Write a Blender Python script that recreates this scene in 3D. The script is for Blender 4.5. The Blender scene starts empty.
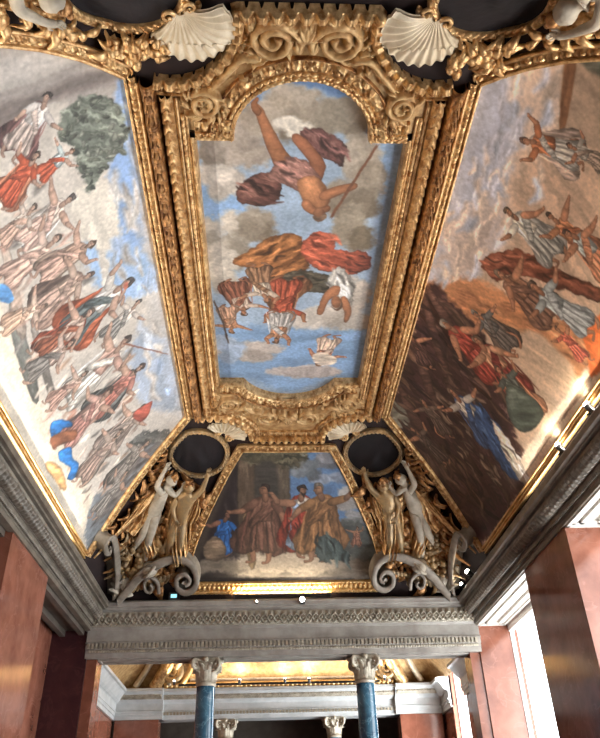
import bpy, math
import numpy as np
from mathutils import Vector, Matrix

SC = bpy.context.scene
COL = SC.collection
rng = np.random.RandomState(7)
PI = math.pi

# ------------------------------------------------------------------ camera
cam_data = bpy.data.cameras.new('camera')
cam = bpy.data.objects.new('camera', cam_data)
COL.objects.link(cam)
cam_data.sensor_fit = 'VERTICAL'
cam_data.sensor_height = 24.0
cam_data.lens = 711.156 * 24.0 / 738.0
cam_data.clip_start = 0.05
cam_data.clip_end = 200
_p, _y, _r = math.radians(34.48992), math.radians(3.32669), math.radians(-1.86187)
_fwd = Vector((math.sin(_y) * math.cos(_p), math.cos(_y) * math.cos(_p), math.sin(_p)))
_rt = Vector((math.cos(_y), -math.sin(_y), 0))
_up = _rt.cross(_fwd)
_rt2 = _rt * math.cos(_r) + _up * math.sin(_r)
_up2 = _up * math.cos(_r) - _rt * math.sin(_r)
cam.matrix_world = Matrix(((_rt2.x, _up2.x, -_fwd.x, -0.37), (_rt2.y, _up2.y, -_fwd.y, 0.0),
                           (_rt2.z, _up2.z, -_fwd.z, 1.6), (0, 0, 0, 1)))
SC.camera = cam

# ------------------------------------------------------------------ world, view
W = bpy.data.worlds.new('daylight')
SC.world = W
W.use_nodes = True
_bg = W.node_tree.nodes['Background']
_bg.inputs[0].default_value = (0.93, 0.97, 1.0, 1)
_bg.inputs[1].default_value = 6.0
SC.view_settings.view_transform = 'Standard'
SC.view_settings.look = 'None'
SC.view_settings.exposure = 0.08
SC.view_settings.gamma = 1.0
SC.view_settings.use_curve_mapping = False


def area(name, loc, target, sx, sy, power, color):
    l = bpy.data.lights.new(name, 'AREA')
    l.shape = 'RECTANGLE'
    l.size, l.size_y, l.energy, l.color = sx, sy, power, color
    o = bpy.data.objects.new(name, l)
    COL.objects.link(o)
    o.location = loc
    d = Vector(target) - Vector(loc)
    o.rotation_euler = d.to_track_quat('-Z', 'Y').to_euler()
    return o


# strengths of the lamps and the added fill strips on the cornices (watts)
LAMP_C, LAMP_S, LAMP_K, LAMP_R, LAMP_F = 5, 2, 3, 8, 14
FILL_STRIP_L, FILL_STRIP_R, PICTURE, FAR_STRIP = 350, 240, 30, 26
# daylight through the windows of the right wall (room and the room beyond), and from the room behind
DAY = (0.96, 0.98, 1.0)
for wy in (2.5, 7.4, 12.3):
    area('window_daylight', (4.75, wy, 2.75), (0.0, wy, 3.6), 2.7, 4.4, 150, DAY)
area('window_daylight', (4.75, 18.45, 3.0), (0, 18.45, 3.8), 1.5, 5.6, 800, (0.95, 0.98, 1.0))

# ------------------------------------------------------------------ materials
def srgb(r, g, b):
    f = lambda c: (c / 12.92 if c <= 0.04045 else ((c + 0.055) / 1.055) ** 2.4)
    return (f(r / 255), f(g / 255), f(b / 255), 1)


def mat(name, c1, c2=None, scale=6, rough=0.5, metal=0.0, bump=0.0, bscale=60, detail=5, vein=None, stretch=None, c3=None):
    m = bpy.data.materials.new(name)
    m.use_nodes = True
    nt = m.node_tree
    N, L = nt.nodes, nt.links
    b = N['Principled BSDF']
    b.inputs['Roughness'].default_value = rough
    b.inputs['Metallic'].default_value = metal
    tc = N.new('ShaderNodeTexCoord')
    mp = N.new('ShaderNodeMapping')
    L.new(tc.outputs['Object'], mp.inputs[0])
    if stretch:
        mp.inputs['Scale'].default_value = stretch
    if c2 is None:
        b.inputs['Base Color'].default_value = c1
    else:
        n = N.new('ShaderNodeTexNoise')
        n.inputs['Scale'].default_value = scale
        n.inputs['Detail'].default_value = detail
        n.inputs['Roughness'].default_value = 0.6
        L.new(mp.outputs[0], n.inputs['Vector'])
        r = N.new('ShaderNodeValToRGB')
        r.color_ramp.elements[0].position = 0.34
        r.color_ramp.elements[0].color = c1
        r.color_ramp.elements[1].position = 0.66
        r.color_ramp.elements[1].color = c2
        if c3:
            e = r.color_ramp.elements.new(0.8)
            e.color = c3
        L.new(n.outputs[0], r.inputs[0])
        out = r.outputs[0]
        if vein:
            v = N.new('ShaderNodeTexNoise')
            v.inputs['Scale'].default_value = scale * 0.8
            v.inputs['Detail'].default_value = 8
            v.inputs['Distortion'].default_value = 1.2
            L.new(mp.outputs[0], v.inputs['Vector'])
            vr = N.new('ShaderNodeValToRGB')
            vr.color_ramp.elements[0].position = 0.485
            vr.color_ramp.elements[0].color = (0, 0, 0, 1)
            vr.color_ramp.elements[1].position = 0.5
            vr.color_ramp.elements[1].color = (0.7, 0.7, 0.7, 1)
            e = vr.color_ramp.elements.new(0.515)
            e.color = (0, 0, 0, 1)
            L.new(v.outputs[0], vr.inputs[0])
            mx = N.new('ShaderNodeMixRGB')
            L.new(vr.outputs[0], mx.inputs[0])
            L.new(out, mx.inputs[1])
            mx.inputs[2].default_value = vein
            out = mx.outputs[0]
        L.new(out, b.inputs['Base Color'])
    if bump > 0:
        bn = N.new('ShaderNodeTexNoise')
        bn.inputs['Scale'].default_value = bscale
        bn.inputs['Detail'].default_value = 3
        L.new(tc.outputs['Object'], bn.inputs['Vector'])
        bp = N.new('ShaderNodeBump')
        bp.inputs['Strength'].default_value = bump
        bp.inputs['Distance'].default_value = 0.02
        L.new(bn.outputs[0], bp.inputs['Height'])
        L.new(bp.outputs[0], b.inputs['Normal'])
    return m


M = {}
M['gold'] = mat('gilding', srgb(158, 110, 62), srgb(242, 206, 150), 12, 0.40, 0.6, 0.18, 42, c3=srgb(240, 214, 168))
M['gold_pale'] = mat('pale_gilding', srgb(205, 160, 98), srgb(236, 200, 140), 7, 0.4, 0.6, 0.15, 30)
M['gold_deep'] = mat('bronzed_gilding', srgb(96, 58, 32), srgb(200, 150, 96), 12, 0.40, 0.6, 0.18, 34)
M['ground'] = mat('gilded_field', srgb(170, 130, 84), srgb(212, 180, 130), 9, 0.5, 0.4, 0.15, 60)
M['shade_ground'] = mat('shade_painted_ground', srgb(28, 15, 17), srgb(44, 26, 24), 4, 0.8)  # shadow behind the corner carving put into the vault colour
M['stucco'] = mat('grey_stucco', srgb(158, 148, 132), srgb(196, 186, 168), 5, 0.55, 0, 0.25, 30)
M['shell'] = mat('shell_stucco', srgb(196, 178, 148), srgb(226, 212, 186), 5, 0.42, 0.1, 0.15, 30)
M['stucco_grey'] = mat('volute_stucco', srgb(118, 108, 96), srgb(158, 148, 134), 5, 0.5, 0, 0.2, 30)
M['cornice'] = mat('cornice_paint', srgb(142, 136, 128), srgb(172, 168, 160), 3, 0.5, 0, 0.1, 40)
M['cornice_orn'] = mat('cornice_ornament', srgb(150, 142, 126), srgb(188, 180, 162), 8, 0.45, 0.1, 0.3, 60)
M['cornice_shaded'] = mat('shaded_cornice_paint', srgb(96, 88, 78), srgb(130, 121, 108), 4, 0.42, 0.1, 0.15, 50)  # cornice paint darkened: shade on the long sides put into the colour
M['cornice_far'] = mat('far_cornice_paint', srgb(176, 180, 180), srgb(200, 202, 202), 3, 0.5)
M['medal'] = mat('medallion_bronze', srgb(10, 4, 9), srgb(22, 13, 18), 5, 0.85, 0.0, 0.5, 10)
M['red_marble'] = mat('red_marble', srgb(120, 72, 56), srgb(152, 99, 80), 2.2, 0.14, 0, 0, 10, vein=srgb(156, 106, 90))
M['pink_marble'] = mat('pink_marble', srgb(186, 132, 120), srgb(212, 164, 150), 2.0, 0.2, 0, 0, 10, vein=srgb(226, 190, 178))
M['dark_marble'] = mat('dark_marble', srgb(54, 26, 32), srgb(76, 42, 44), 2.2, 0.3, 0, 0, 10, vein=srgb(86, 52, 52))
M['blue_marble'] = mat('blue_green_marble', srgb(34, 66, 88), srgb(74, 116, 138), 4, 0.12, 0, 0, 10, vein=srgb(120, 160, 176))
M['white_trim'] = mat('white_trim_paint', srgb(214, 210, 202), srgb(232, 228, 220), 4, 0.45)
M['capital'] = mat('capital_stone', srgb(158, 148, 128), srgb(206, 198, 180), 7, 0.5, 0.1, 0.3, 40)
M['floor'] = mat('oak_floor', srgb(40, 29, 22), srgb(56, 42, 32), 3, 0.35, stretch=(1, 8, 1))
M['wall'] = mat('plaster', srgb(84, 76, 68), srgb(104, 94, 84), 3, 0.6)
M['black'] = mat('black_metal', srgb(26, 24, 24), None, rough=0.4)
M['steel'] = mat('grey_metal', srgb(90, 90, 92), None, rough=0.35, metal=0.6)

mp_ = bpy.data.materials.new('oil_paint')
mp_.use_nodes = True
_N, _L = mp_.node_tree.nodes, mp_.node_tree.links
_a = _N.new('ShaderNodeAttribute')
_a.attribute_name = 'paint'
_pn = _N.new('ShaderNodeTexNoise')
_pn.inputs['Scale'].default_value = 26
_pn.inputs['Detail'].default_value = 6
_pt = _N.new('ShaderNodeTexCoord')
_L.new(_pt.outputs['Object'], _pn.inputs['Vector'])
_mr = _N.new('ShaderNodeMapRange')
_mr.inputs['From Min'].default_value = 0.3
_mr.inputs['From Max'].default_value = 0.7
_mr.inputs['To Min'].default_value = 0.9
_mr.inputs['To Max'].default_value = 1.08
_L.new(_pn.outputs[0], _mr.inputs['Value'])
_mm = _N.new('ShaderNodeVectorMath')
_mm.operation = 'SCALE'
_L.new(_a.outputs['Color'], _mm.inputs[0])
_L.new(_mr.outputs[0], _mm.inputs['Scale'])
_b = _N['Principled BSDF']
_L.new(_mm.outputs[0], _b.inputs['Base Color'])
_b.inputs['Roughness'].default_value = 0.6
M['paint'] = mp_


def emis(name, col, s):
    m = bpy.data.materials.new(name)
    m.use_nodes = True
    b = m.node_tree.nodes['Principled BSDF']
    b.inputs['Base Color'].default_value = col
    b.inputs['Emission Color'].default_value = col
    b.inputs['Emission Strength'].default_value = s
    return m


M['lamp'] = emis('lamp_lens', (1, 0.92, 0.8, 1), 25)
M['screen'] = emis('lit_screen', (0.35, 0.8, 0.9, 1), 1.1)
gl = bpy.data.materials.new('window_glass')
gl.use_nodes = True
_n = gl.node_tree.nodes
_n.remove(_n['Principled BSDF'])
_t = _n.new('ShaderNodeBsdfTransparent')
_g = _n.new('ShaderNodeBsdfGlossy')
_g.inputs['Roughness'].default_value = 0.02
_x = _n.new('ShaderNodeMixShader')
_x.inputs[0].default_value = 0.05
gl.node_tree.links.new(_t.outputs[0], _x.inputs[1])
gl.node_tree.links.new(_g.outputs[0], _x.inputs[2])
gl.node_tree.links.new(_x.outputs[0], _n['Material Output'].inputs[0])
M['glass'] = gl

# ------------------------------------------------------------------ object helpers
def part(name, geo, material, parent=None, smooth=True):
    """geo: list of (verts Nx3, faces) in world space -> one mesh object"""
    if isinstance(geo, tuple):
        geo = [geo]
    V, F, o = [], [], 0
    for v, f in geo:
        v = np.asarray(v, float)
        V.append(v)
        F += (np.asarray(f) + o).tolist() if isinstance(f, np.ndarray) else [[i + o for i in q] for q in f]
        o += len(v)
    V = np.concatenate(V)
    base = np.array(parent_base(parent)) if parent is not None else np.zeros(3)
    me = bpy.data.meshes.new(name)
    me.from_pydata((V - base).tolist(), [], F)
    me.update()
    if smooth:
        me.polygons.foreach_set('use_smooth', [True] * len(me.polygons))
    ms = material if isinstance(material, list) else [material]
    for m in ms:
        me.materials.append(M[m] if isinstance(m, str) else m)
    ob = bpy.data.objects.new(name, me)
    COL.objects.link(ob)
    if parent is not None:
        ob.parent = parent
    return ob


BASE = {}


def parent_base(p):
    return BASE.get(p.name, (0, 0, 0))


def tag(o, label=None, cat=None, group=None):
    if label:
        o['label'] = label
    if cat:
        o['category'] = cat
    if group:
        o['group'] = group
    return o


def thing(name, label, cat, loc, group=None):
    o = bpy.data.objects.new(name, None)
    COL.objects.link(o)
    o.location = loc
    o.empty_display_size = 0.1
    BASE[o.name] = tuple(loc)
    return tag(o, label, cat, group)


def single(name, geo, m, label, cat, base, group=None, smooth=True):
    """a thing that is one mesh: its origin at base"""
    h = bpy.data.objects.new('tmp', None)
    BASE['tmp_base'] = tuple(base)

    class P:
        name = 'tmp_base'
    o = part_base(name, geo, m, base, smooth)
    return tag(o, label, cat, group)


def part_base(name, geo, m, base, smooth=True):
    if isinstance(geo, tuple):
        geo = [geo]
    g = [(np.asarray(v, float) - np.array(base), f) for v, f in geo]
    o = part(name, g, m, None, smooth)
    o.location = base
    return o


def struct(name, geo, m, smooth=False):
    o = part(name, geo, m, None, smooth)
    o['kind'] = 'structure'
    return o


def sub(name, geo, m, parent, smooth=True):
    """child of a child mesh: geometry in the coordinates of the thing's base"""
    root = parent.parent
    b = np.array(parent_base(root)) if root else np.array(parent.location)
    if isinstance(geo, tuple):
        geo = [geo]
    g = [(np.asarray(v, float) - b, f) for v, f in geo]
    o = part(name, g, m, None, smooth)
    o.parent = parent
    return o


def copy_thing(root, loc, label=None, group=None):
    r = root.copy()
    COL.objects.link(r)
    r.location = loc
    BASE[r.name] = tuple(loc)
    if label:
        r['label'] = label
    if group:
        r['group'] = group
    for ch in [c for c in bpy.data.objects if c.parent == root]:
        k = ch.copy()
        COL.objects.link(k)
        k.parent = r
        for g in [c for c in bpy.data.objects if c.parent == ch]:
            d = g.copy()
            COL.objects.link(d)
            d.parent = k
    return r


# ------------------------------------------------------------------ geometry helpers
def box(x0, x1, y0, y1, z0, z1):
    v = np.array([(x, y, z) for x in (x0, x1) for y in (y0, y1) for z in (z0, z1)], float)
    f = [(0, 1, 3, 2), (4, 6, 7, 5), (0, 4, 5, 1), (2, 3, 7, 6), (0, 2, 6, 4), (1, 5, 7, 3)]
    return v, f


def grid_faces(n, m, closed_n=False, closed_m=False):
    i = np.arange(n if closed_n else n - 1)
    j = np.arange(m if closed_m else m - 1)
    I, J = np.meshgrid(i, j, indexing='ij')
    I2, J2 = (I + 1) % n, (J + 1) % m
    return np.stack([I * m + J, I2 * m + J, I2 * m + J2, I * m + J2], -1).reshape(-1, 4)


def catmull(P, per=6, closed=False):
    P = np.asarray(P, float)
    n = len(P)
    out = []
    rngk = range(n) if closed else range(n - 1)
    for k in rngk:
        if closed:
            a, b, c, d = P[(k - 1) % n], P[k], P[(k + 1) % n], P[(k + 2) % n]
        else:
            a, b, c, d = P[max(k - 1, 0)], P[k], P[k + 1], P[min(k + 2, n - 1)]
        for t in np.arange(per) / per:
            out.append(0.5 * (2 * b + (c - a) * t + (2 * a - 5 * b + 4 * c - d) * t * t + (3 * b - a - 3 * c + d) * t ** 3))
    if not closed:
        out.append(P[-1])
    return np.array(out)


def resample(P, ds, closed=False):
    P = np.asarray(P, float)
    if closed:
        P = np.vstack([P, P[:1]])
    d = np.r_[0, np.cumsum(np.linalg.norm(np.diff(P, axis=0), axis=1))]
    n = max(2, int(round(d[-1] / ds)) + 1)
    s = np.linspace(0, d[-1], n)
    R = np.stack([np.interp(s, d, P[:, k]) for k in range(P.shape[1])], 1)
    if closed:
        R = R[:-1]
    return R


def tube(P, r, seg=8, closed=False):
    P = np.asarray(P, float)
    n = len(P)
    r = np.broadcast_to(np.asarray(r, float), (n,))
    if closed:
        T = np.roll(P, -1, 0) - np.roll(P, 1, 0)
    else:
        T = np.gradient(P, axis=0)
    T /= np.linalg.norm(T, axis=1)[:, None] + 1e-12
    ref = np.array([0.0, 0, 1]) if abs(T[0][2]) < 0.9 else np.array([1.0, 0, 0])
    u = np.cross(T[0], ref)
    u /= np.linalg.norm(u)
    V = []
    for i in range(n):
        u = u - T[i] * (u @ T[i])
        u /= np.linalg.norm(u) + 1e-12
        w = np.cross(T[i], u)
        a = np.arange(seg) * 2 * PI / seg
        V.append(P[i] + r[i] * (np.cos(a)[:, None] * u + np.sin(a)[:, None] * w))
    V = np.concatenate(V)
    F = grid_faces(n, seg, closed, True).tolist()
    if not closed:
        F.append(list(range(seg))[::-1])
        F.append([(n - 1) * seg + k for k in range(seg)])
    return V, F


def lathe(prof, c, seg=24, flute=None):
    prof = np.asarray(prof, float)
    a = np.arange(seg) * 2 * PI / seg
    V = []
    for r, z in prof:
        rr = r * (np.ones(seg) if flute is None else flute(a, z))
        V.append(np.stack([c[0] + rr * np.cos(a), c[1] + rr * np.sin(a), np.full(seg, c[2] + z)], 1))
    V = np.concatenate(V)
    F = grid_faces(len(prof), seg, False, True).tolist()
    F.append(list(range(seg))[::-1])
    F.append([(len(prof) - 1) * seg + k for k in range(seg)])
    return V, F


def ellipsoid(c, r, seg=12, ring=8, R=None):
    th = np.linspace(0.001, PI - 0.001, ring)
    ph = np.arange(seg) * 2 * PI / seg
    V = np.array([(math.sin(t) * math.cos(p), math.sin(t) * math.sin(p), math.cos(t)) for t in th for p in ph]) * np.asarray(r)
    if R is not None:
        V = V @ np.asarray(R).T
    return V + np.asarray(c), grid_faces(ring, seg, False, True)


# ------------------------------------------------------------------ the vault surface
YC, ZT = 7.215, 7.8


def drop(t):
    t = np.maximum(t, 0)
    return 0.636 * t + 0.275 * t * t


def vz(x, y):
    a = drop(np.abs(x) - 1.72)
    b = drop((np.abs(y - YC) - 3.6) * 0.623)
    return ZT - (a ** 6 + b ** 6 + 1e-12) ** (1 / 6)


def vp(x, y, off=0.0):
    """points of the vault, lifted off it by off into the room"""
    x, y = np.asarray(x, float), np.asarray(y, float)
    z = vz(x, y)
    e = 0.01
    gx = (vz(x + e, y) - vz(x - e, y)) / (2 * e)
    gy = (vz(x, y + e) - vz(x, y - e)) / (2 * e)
    n = np.stack([gx, gy, -np.ones_like(gx)], -1)
    n /= np.linalg.norm(n, axis=-1)[..., None]
    P = np.stack([x, y, z], -1)
    return P + n * np.asarray(off)[..., None] if np.ndim(off) else P + n * off, n


def sweep(path, nor, prof, orn=None, m=10, closed=False, side=1):
    """a moulding: prof = [(across, height)...] swept along path; orn(s, o) adds carved height"""
    P = np.asarray(path, float)
    n = len(P)
    T = (np.roll(P, -1, 0) - np.roll(P, 1, 0)) if closed else np.gradient(P, axis=0)
    T /= np.linalg.norm(T, axis=1)[:, None]
    nor = np.broadcast_to(np.asarray(nor, float), P.shape)
    nor = nor - T * np.sum(nor * T, 1)[:, None]
    nor = nor / np.linalg.norm(nor, axis=1)[:, None]
    lat = np.cross(nor, T) * side
    # mitre: widen the offset where the path turns
    if closed:
        d0, d1 = P - np.roll(P, 1, 0), np.roll(P, -1, 0) - P
    else:
        d1 = np.vstack([np.diff(P, axis=0), P[-1:] - P[-2:-1]])
        d0 = np.vstack([P[1:2] - P[:1], np.diff(P, axis=0)])
    cs = np.sum(d0 * d1, 1) / (np.linalg.norm(d0, axis=1) * np.linalg.norm(d1, axis=1) + 1e-12)
    mit = 1 / np.sqrt(np.clip((1 + cs) / 2, 0.3, 1))
    s = np.r_[0, np.cumsum(np.linalg.norm(np.diff(P, axis=0), axis=1))]
    pr = np.asarray(prof, float)
    d = np.r_[0, np.cumsum(np.linalg.norm(np.diff(pr, axis=0), axis=1))]
    q = np.unique(np.r_[np.linspace(0, d[-1], m), d])
    off, h = np.interp(q, d, pr[:, 0]), np.interp(q, d, pr[:, 1])
    o = (off - pr[:, 0].min()) / (np.ptp(pr[:, 0]) + 1e-9)
    H = np.broadcast_to(h, (n, len(q))).copy()
    if orn is not None:
        S, O = np.meshgrid(s, o, indexing='ij')
        H += orn(S, O)
    V = P[:, None, :] + lat[:, None, :] * (off[None, :] * mit[:, None])[..., None] + nor[:, None, :] * H[..., None]
    return V.reshape(-1, 3), grid_faces(n, len(q), closed)


def bell(o):
    return np.clip(4 * o * (1 - o), 0, 1)


def guilloche(p, a):
    def f(S, O):
        ph = 2 * PI * S / p
        x = (O - 0.5) * 2
        r1 = np.exp(-((x - 0.6 * np.sin(ph)) / 0.28) ** 2)
        r2 = np.exp(-((x + 0.6 * np.sin(ph)) / 0.28) ** 2)
        e = 0.9 * np.exp(-((x / 0.3) ** 2 + (np.cos(ph) * -1 + 0 * x + 1) * 0 + ((np.abs(np.sin(ph)) - 1) / 0.25) ** 2))
        edge = np.clip((1 - np.abs(x)) / 0.15, 0, 1)
        return a * np.maximum(np.maximum(r1, r2), e) * edge
    return f


def laurel(p, a, rib=None):
    def f(S, O):
        x = (O - 0.5) * 2
        col = np.floor((x + 1) * 1.5)
        ph = S / p - np.abs(x) * 0.8 + 0.5 * (col % 2)
        leaf = np.abs(np.sin(PI * ph)) ** 0.6 * (0.6 + 0.4 * np.abs(np.sin(PI * (x + 1) * 1.5)))
        h = a * leaf * bell(O) ** 0.4
        if rib:
            q = (S / rib) % 1
            band = (q < 0.2)
            st = 0.6 + 0.4 * np.abs(np.sin(q / 0.2 * 3 * PI))
            h = np.where(band, a * 1.25 * st * bell(O) ** 0.3, h)
        return h
    return f


def rope(p, a):
    def f(S, O):
        x = (O - 0.5) * 2
        ph = S / p - np.abs(x) * 0.9
        return a * (np.abs(np.sin(PI * ph)) ** 0.7) * bell(O) ** 0.4
    return f


def beads(p, a):
    def f(S, O):
        x = (O - 0.5) * 2
        y = ((S / p) % 1 - 0.5) * 2
        return a * np.sqrt(np.clip(1 - x * x - y * y, 0, 1))
    return f


def eggs(p, a):
    def f(S, O):
        x = (O - 0.5) * 2
        y = ((S / p) % 1 - 0.5) * 2
        egg = np.sqrt(np.clip(1 - (x / 0.75) ** 2 - (y / 0.42) ** 2, 0, 1))
        r = np.sqrt((x / 0.95) ** 2 + (y / 0.7) ** 2)
        rim = 0.7 * np.exp(-((r - 1) / 0.13) ** 2)
        dart = 0.7 * np.clip(1 - np.abs(np.abs(y) - 1) / 0.15, 0, 1) * np.clip(1 - np.abs(x), 0, 1)
        return a * np.maximum(np.maximum(egg, rim), dart) * np.clip((1 - np.abs(x)) / 0.12, 0, 1)
    return f


def ribbon(p, a):
    """alternating paterae and bunched ribbons, as on the band around the opening"""
    def f(S, O):
        x = (O - 0.5) * 2
        y = ((S / p) % 1 - 0.5) * 2
        r = np.sqrt((x / 0.8) ** 2 + (y / 0.36) ** 2)
        ang = np.arctan2(x, y / 0.45)
        ros = np.clip(1 - r, 0, 1) ** 0.5 * (0.75 + 0.25 * np.cos(6 * ang))
        yy = np.abs(y) - 0.7
        loop = np.exp(-((np.sqrt((x / 0.55) ** 2 + (yy / 0.2) ** 2) - 0.8) / 0.28) ** 2)
        knot = np.exp(-((np.abs(y) - 1) / 0.1) ** 2) * np.exp(-(x / 0.5) ** 2)
        return a * np.maximum(np.maximum(ros, loop * 0.8), knot) * np.clip((1 - np.abs(x)) / 0.12, 0, 1)
    return f


def bosses(p, a):
    """round bosses alternating with pairs of small beads, deeply cut"""
    def f(S, O):
        x = (O - 0.5) * 2
        y = ((S / p) % 1 - 0.5) * 2
        big = np.sqrt(np.clip(1 - (x / 0.85) ** 2 - (y / 0.55) ** 2, 0, 1))
        yy = np.abs(y) - 0.82
        small = np.sqrt(np.clip(1 - ((np.abs(x) - 0.45) / 0.42) ** 2 - (yy / 0.22) ** 2, 0, 1)) * 0.8
        return a * np.maximum(big, small) - 0.02 * (np.abs(x) < 0.9)
    return f


def leaves(p, a):
    def f(S, O):
        y = ((S / p) % 1 - 0.5) * 2
        w = np.sqrt(np.clip(O, 0, 1)) * np.sqrt(np.clip(1.05 - O, 0, 1)) * 1.9
        lobe = 0.8 + 0.2 * np.cos(O * 5 * PI)
        d = np.abs(y) / (w * lobe * 0.95 + 1e-3)
        vein = 0.25 * np.exp(-(y / 0.12) ** 2)
        return a * (np.clip(1 - d ** 2, 0, 1) ** 0.5 * 0.8 - vein + 0.2 * np.clip(1 - d, 0, 1)) * np.clip(O / 0.1, 0, 1)
    return f


def plan_sweep(xy, prof, orn=None, ds=0.012, m=10, closed=False, side=1, lift=0.0):
    xy = resample(xy, ds, closed)
    P, n = vp(xy[:, 0], xy[:, 1], lift)
    return sweep(P, n, prof, orn, m, closed, side)


def band(w, h, off=0.0):
    """flat moulding profile with rounded shoulders"""
    return [(off, -0.02), (off, h), (off + w, h), (off + w, -0.02)]


def torus_prof(w, h, off=0.0, k=9):
    a = np.linspace(0, PI, k)
    return [(off + w / 2 - w / 2 * math.cos(t), h * math.sin(t)) for t in a]
# ================================================================== PAINTED PICTURES
# Each picture is laid out from image pixels, cast through the camera onto its canvas in metres: shapes are closed curves (mm), a colour, folds and softness.
def _hash(i, j, s):
    n = (i * 374761393 + j * 668265263 + s * 974634777) & 0xFFFFFFFF
    n = ((n ^ (n >> 13)) * 1274126177) & 0xFFFFFFFF
    return ((n ^ (n >> 16)) & 0xFFFF) / 65535.0


def vnoise(x, y, s=0):
    xi, yi = np.floor(x).astype(np.int64), np.floor(y).astype(np.int64)
    fx, fy = x - xi, y - yi
    fx, fy = fx * fx * (3 - 2 * fx), fy * fy * (3 - 2 * fy)
    a, b, c, d = _hash(xi, yi, s), _hash(xi + 1, yi, s), _hash(xi, yi + 1, s), _hash(xi + 1, yi + 1, s)
    return (a * (1 - fx) + b * fx) * (1 - fy) + (c * (1 - fx) + d * fx) * fy


def fbm(x, y, s=0, o=4):
    t, w = 0, 0
    for k in range(o):
        t = t + vnoise(x * 2 ** k, y * 2 ** k, s + k) * 0.5 ** k
        w += 0.5 ** k
    return t / w


def rgb(c):
    return np.array(c, float) / 255.0


def limb_poly(P, r):
    P = np.asarray(P, float)
    T = np.gradient(P, axis=0)
    T /= np.linalg.norm(T, axis=1)[:, None] + 1e-9
    N = np.c_[-T[:, 1], T[:, 0]]
    r = np.asarray(r, float)[:, None]
    return np.vstack([P + N * r, [P[-1] + T[-1] * r[-1]], (P - N * r)[::-1], [P[0] - T[0] * r[0]]])


def shade(c, k):
    return tuple(min(255, max(0, v * k)) for v in c)


def cloud_shapes(cx, cy, rx, ry, c, n, seed, lx, ly):
    r = np.random.RandomState(seed)
    out = []
    for i in range(n):
        a, q, k = r.uniform(0, 6.28), r.uniform(0.2, 0.75), r.uniform(0.4, 0.7)
        dx, dy = rx * q * math.cos(a), ry * q * math.sin(a)
        g = 34 * (dx / rx * lx + dy / ry * ly) + r.uniform(-12, 12)
        t = np.arange(9) * 2 * PI / 9
        P = np.c_[cx + dx + rx * k * np.cos(t), cy + dy + ry * k * np.sin(t)]
        out.append((P, tuple(v + g for v in c), 0.14, r.uniform(0, 180), min(rx, ry) * 0.35, min(rx, ry) * 0.18, 0, min(rx, ry) * 0.4, lx, ly))
    return out


def brush_shapes(P, n, cols, ang, ln, w, var, seed):
    """n brush strokes scattered inside the closed curve P"""
    P = np.asarray(P, float)
    r = np.random.RandomState(seed)
    lo, hi = P.min(0), P.max(0)
    out = []
    tries = 0
    while len(out) < n and tries < n * 20:
        tries += 1
        q = lo + (hi - lo) * r.rand(2)
        ins = False
        for i in range(len(P)):
            (ax, ay), (bx, by) = P[i - 1], P[i]
            if (ay > q[1]) != (by > q[1]) and q[0] < (bx - ax) * (q[1] - ay) / (by - ay) + ax:
                ins = not ins
        if not ins:
            continue
        a = math.radians(ang + r.uniform(-var, var))
        L, W_ = ln * r.uniform(0.5, 1.3), w * r.uniform(0.6, 1.3)
        d = np.array([math.cos(a), math.sin(a)])
        b = np.array([-d[1], d[0]]) * L * r.uniform(-0.3, 0.3)
        c = cols[r.randint(len(cols))]
        out.append((limb_poly([q - d * L / 2, q + b, q + d * L / 2], [W_ * 0.5, W_, W_ * 0.4]), shade(c, r.uniform(0.85, 1.15)), 0.25, math.degrees(a), W_ * 0.8, W_ * (0.45 if var > 16 else 0.9), W_ * 0.4 if var > 16 else 0, W_ * 0.5, -0.5, 0.5))
    return out


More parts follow.
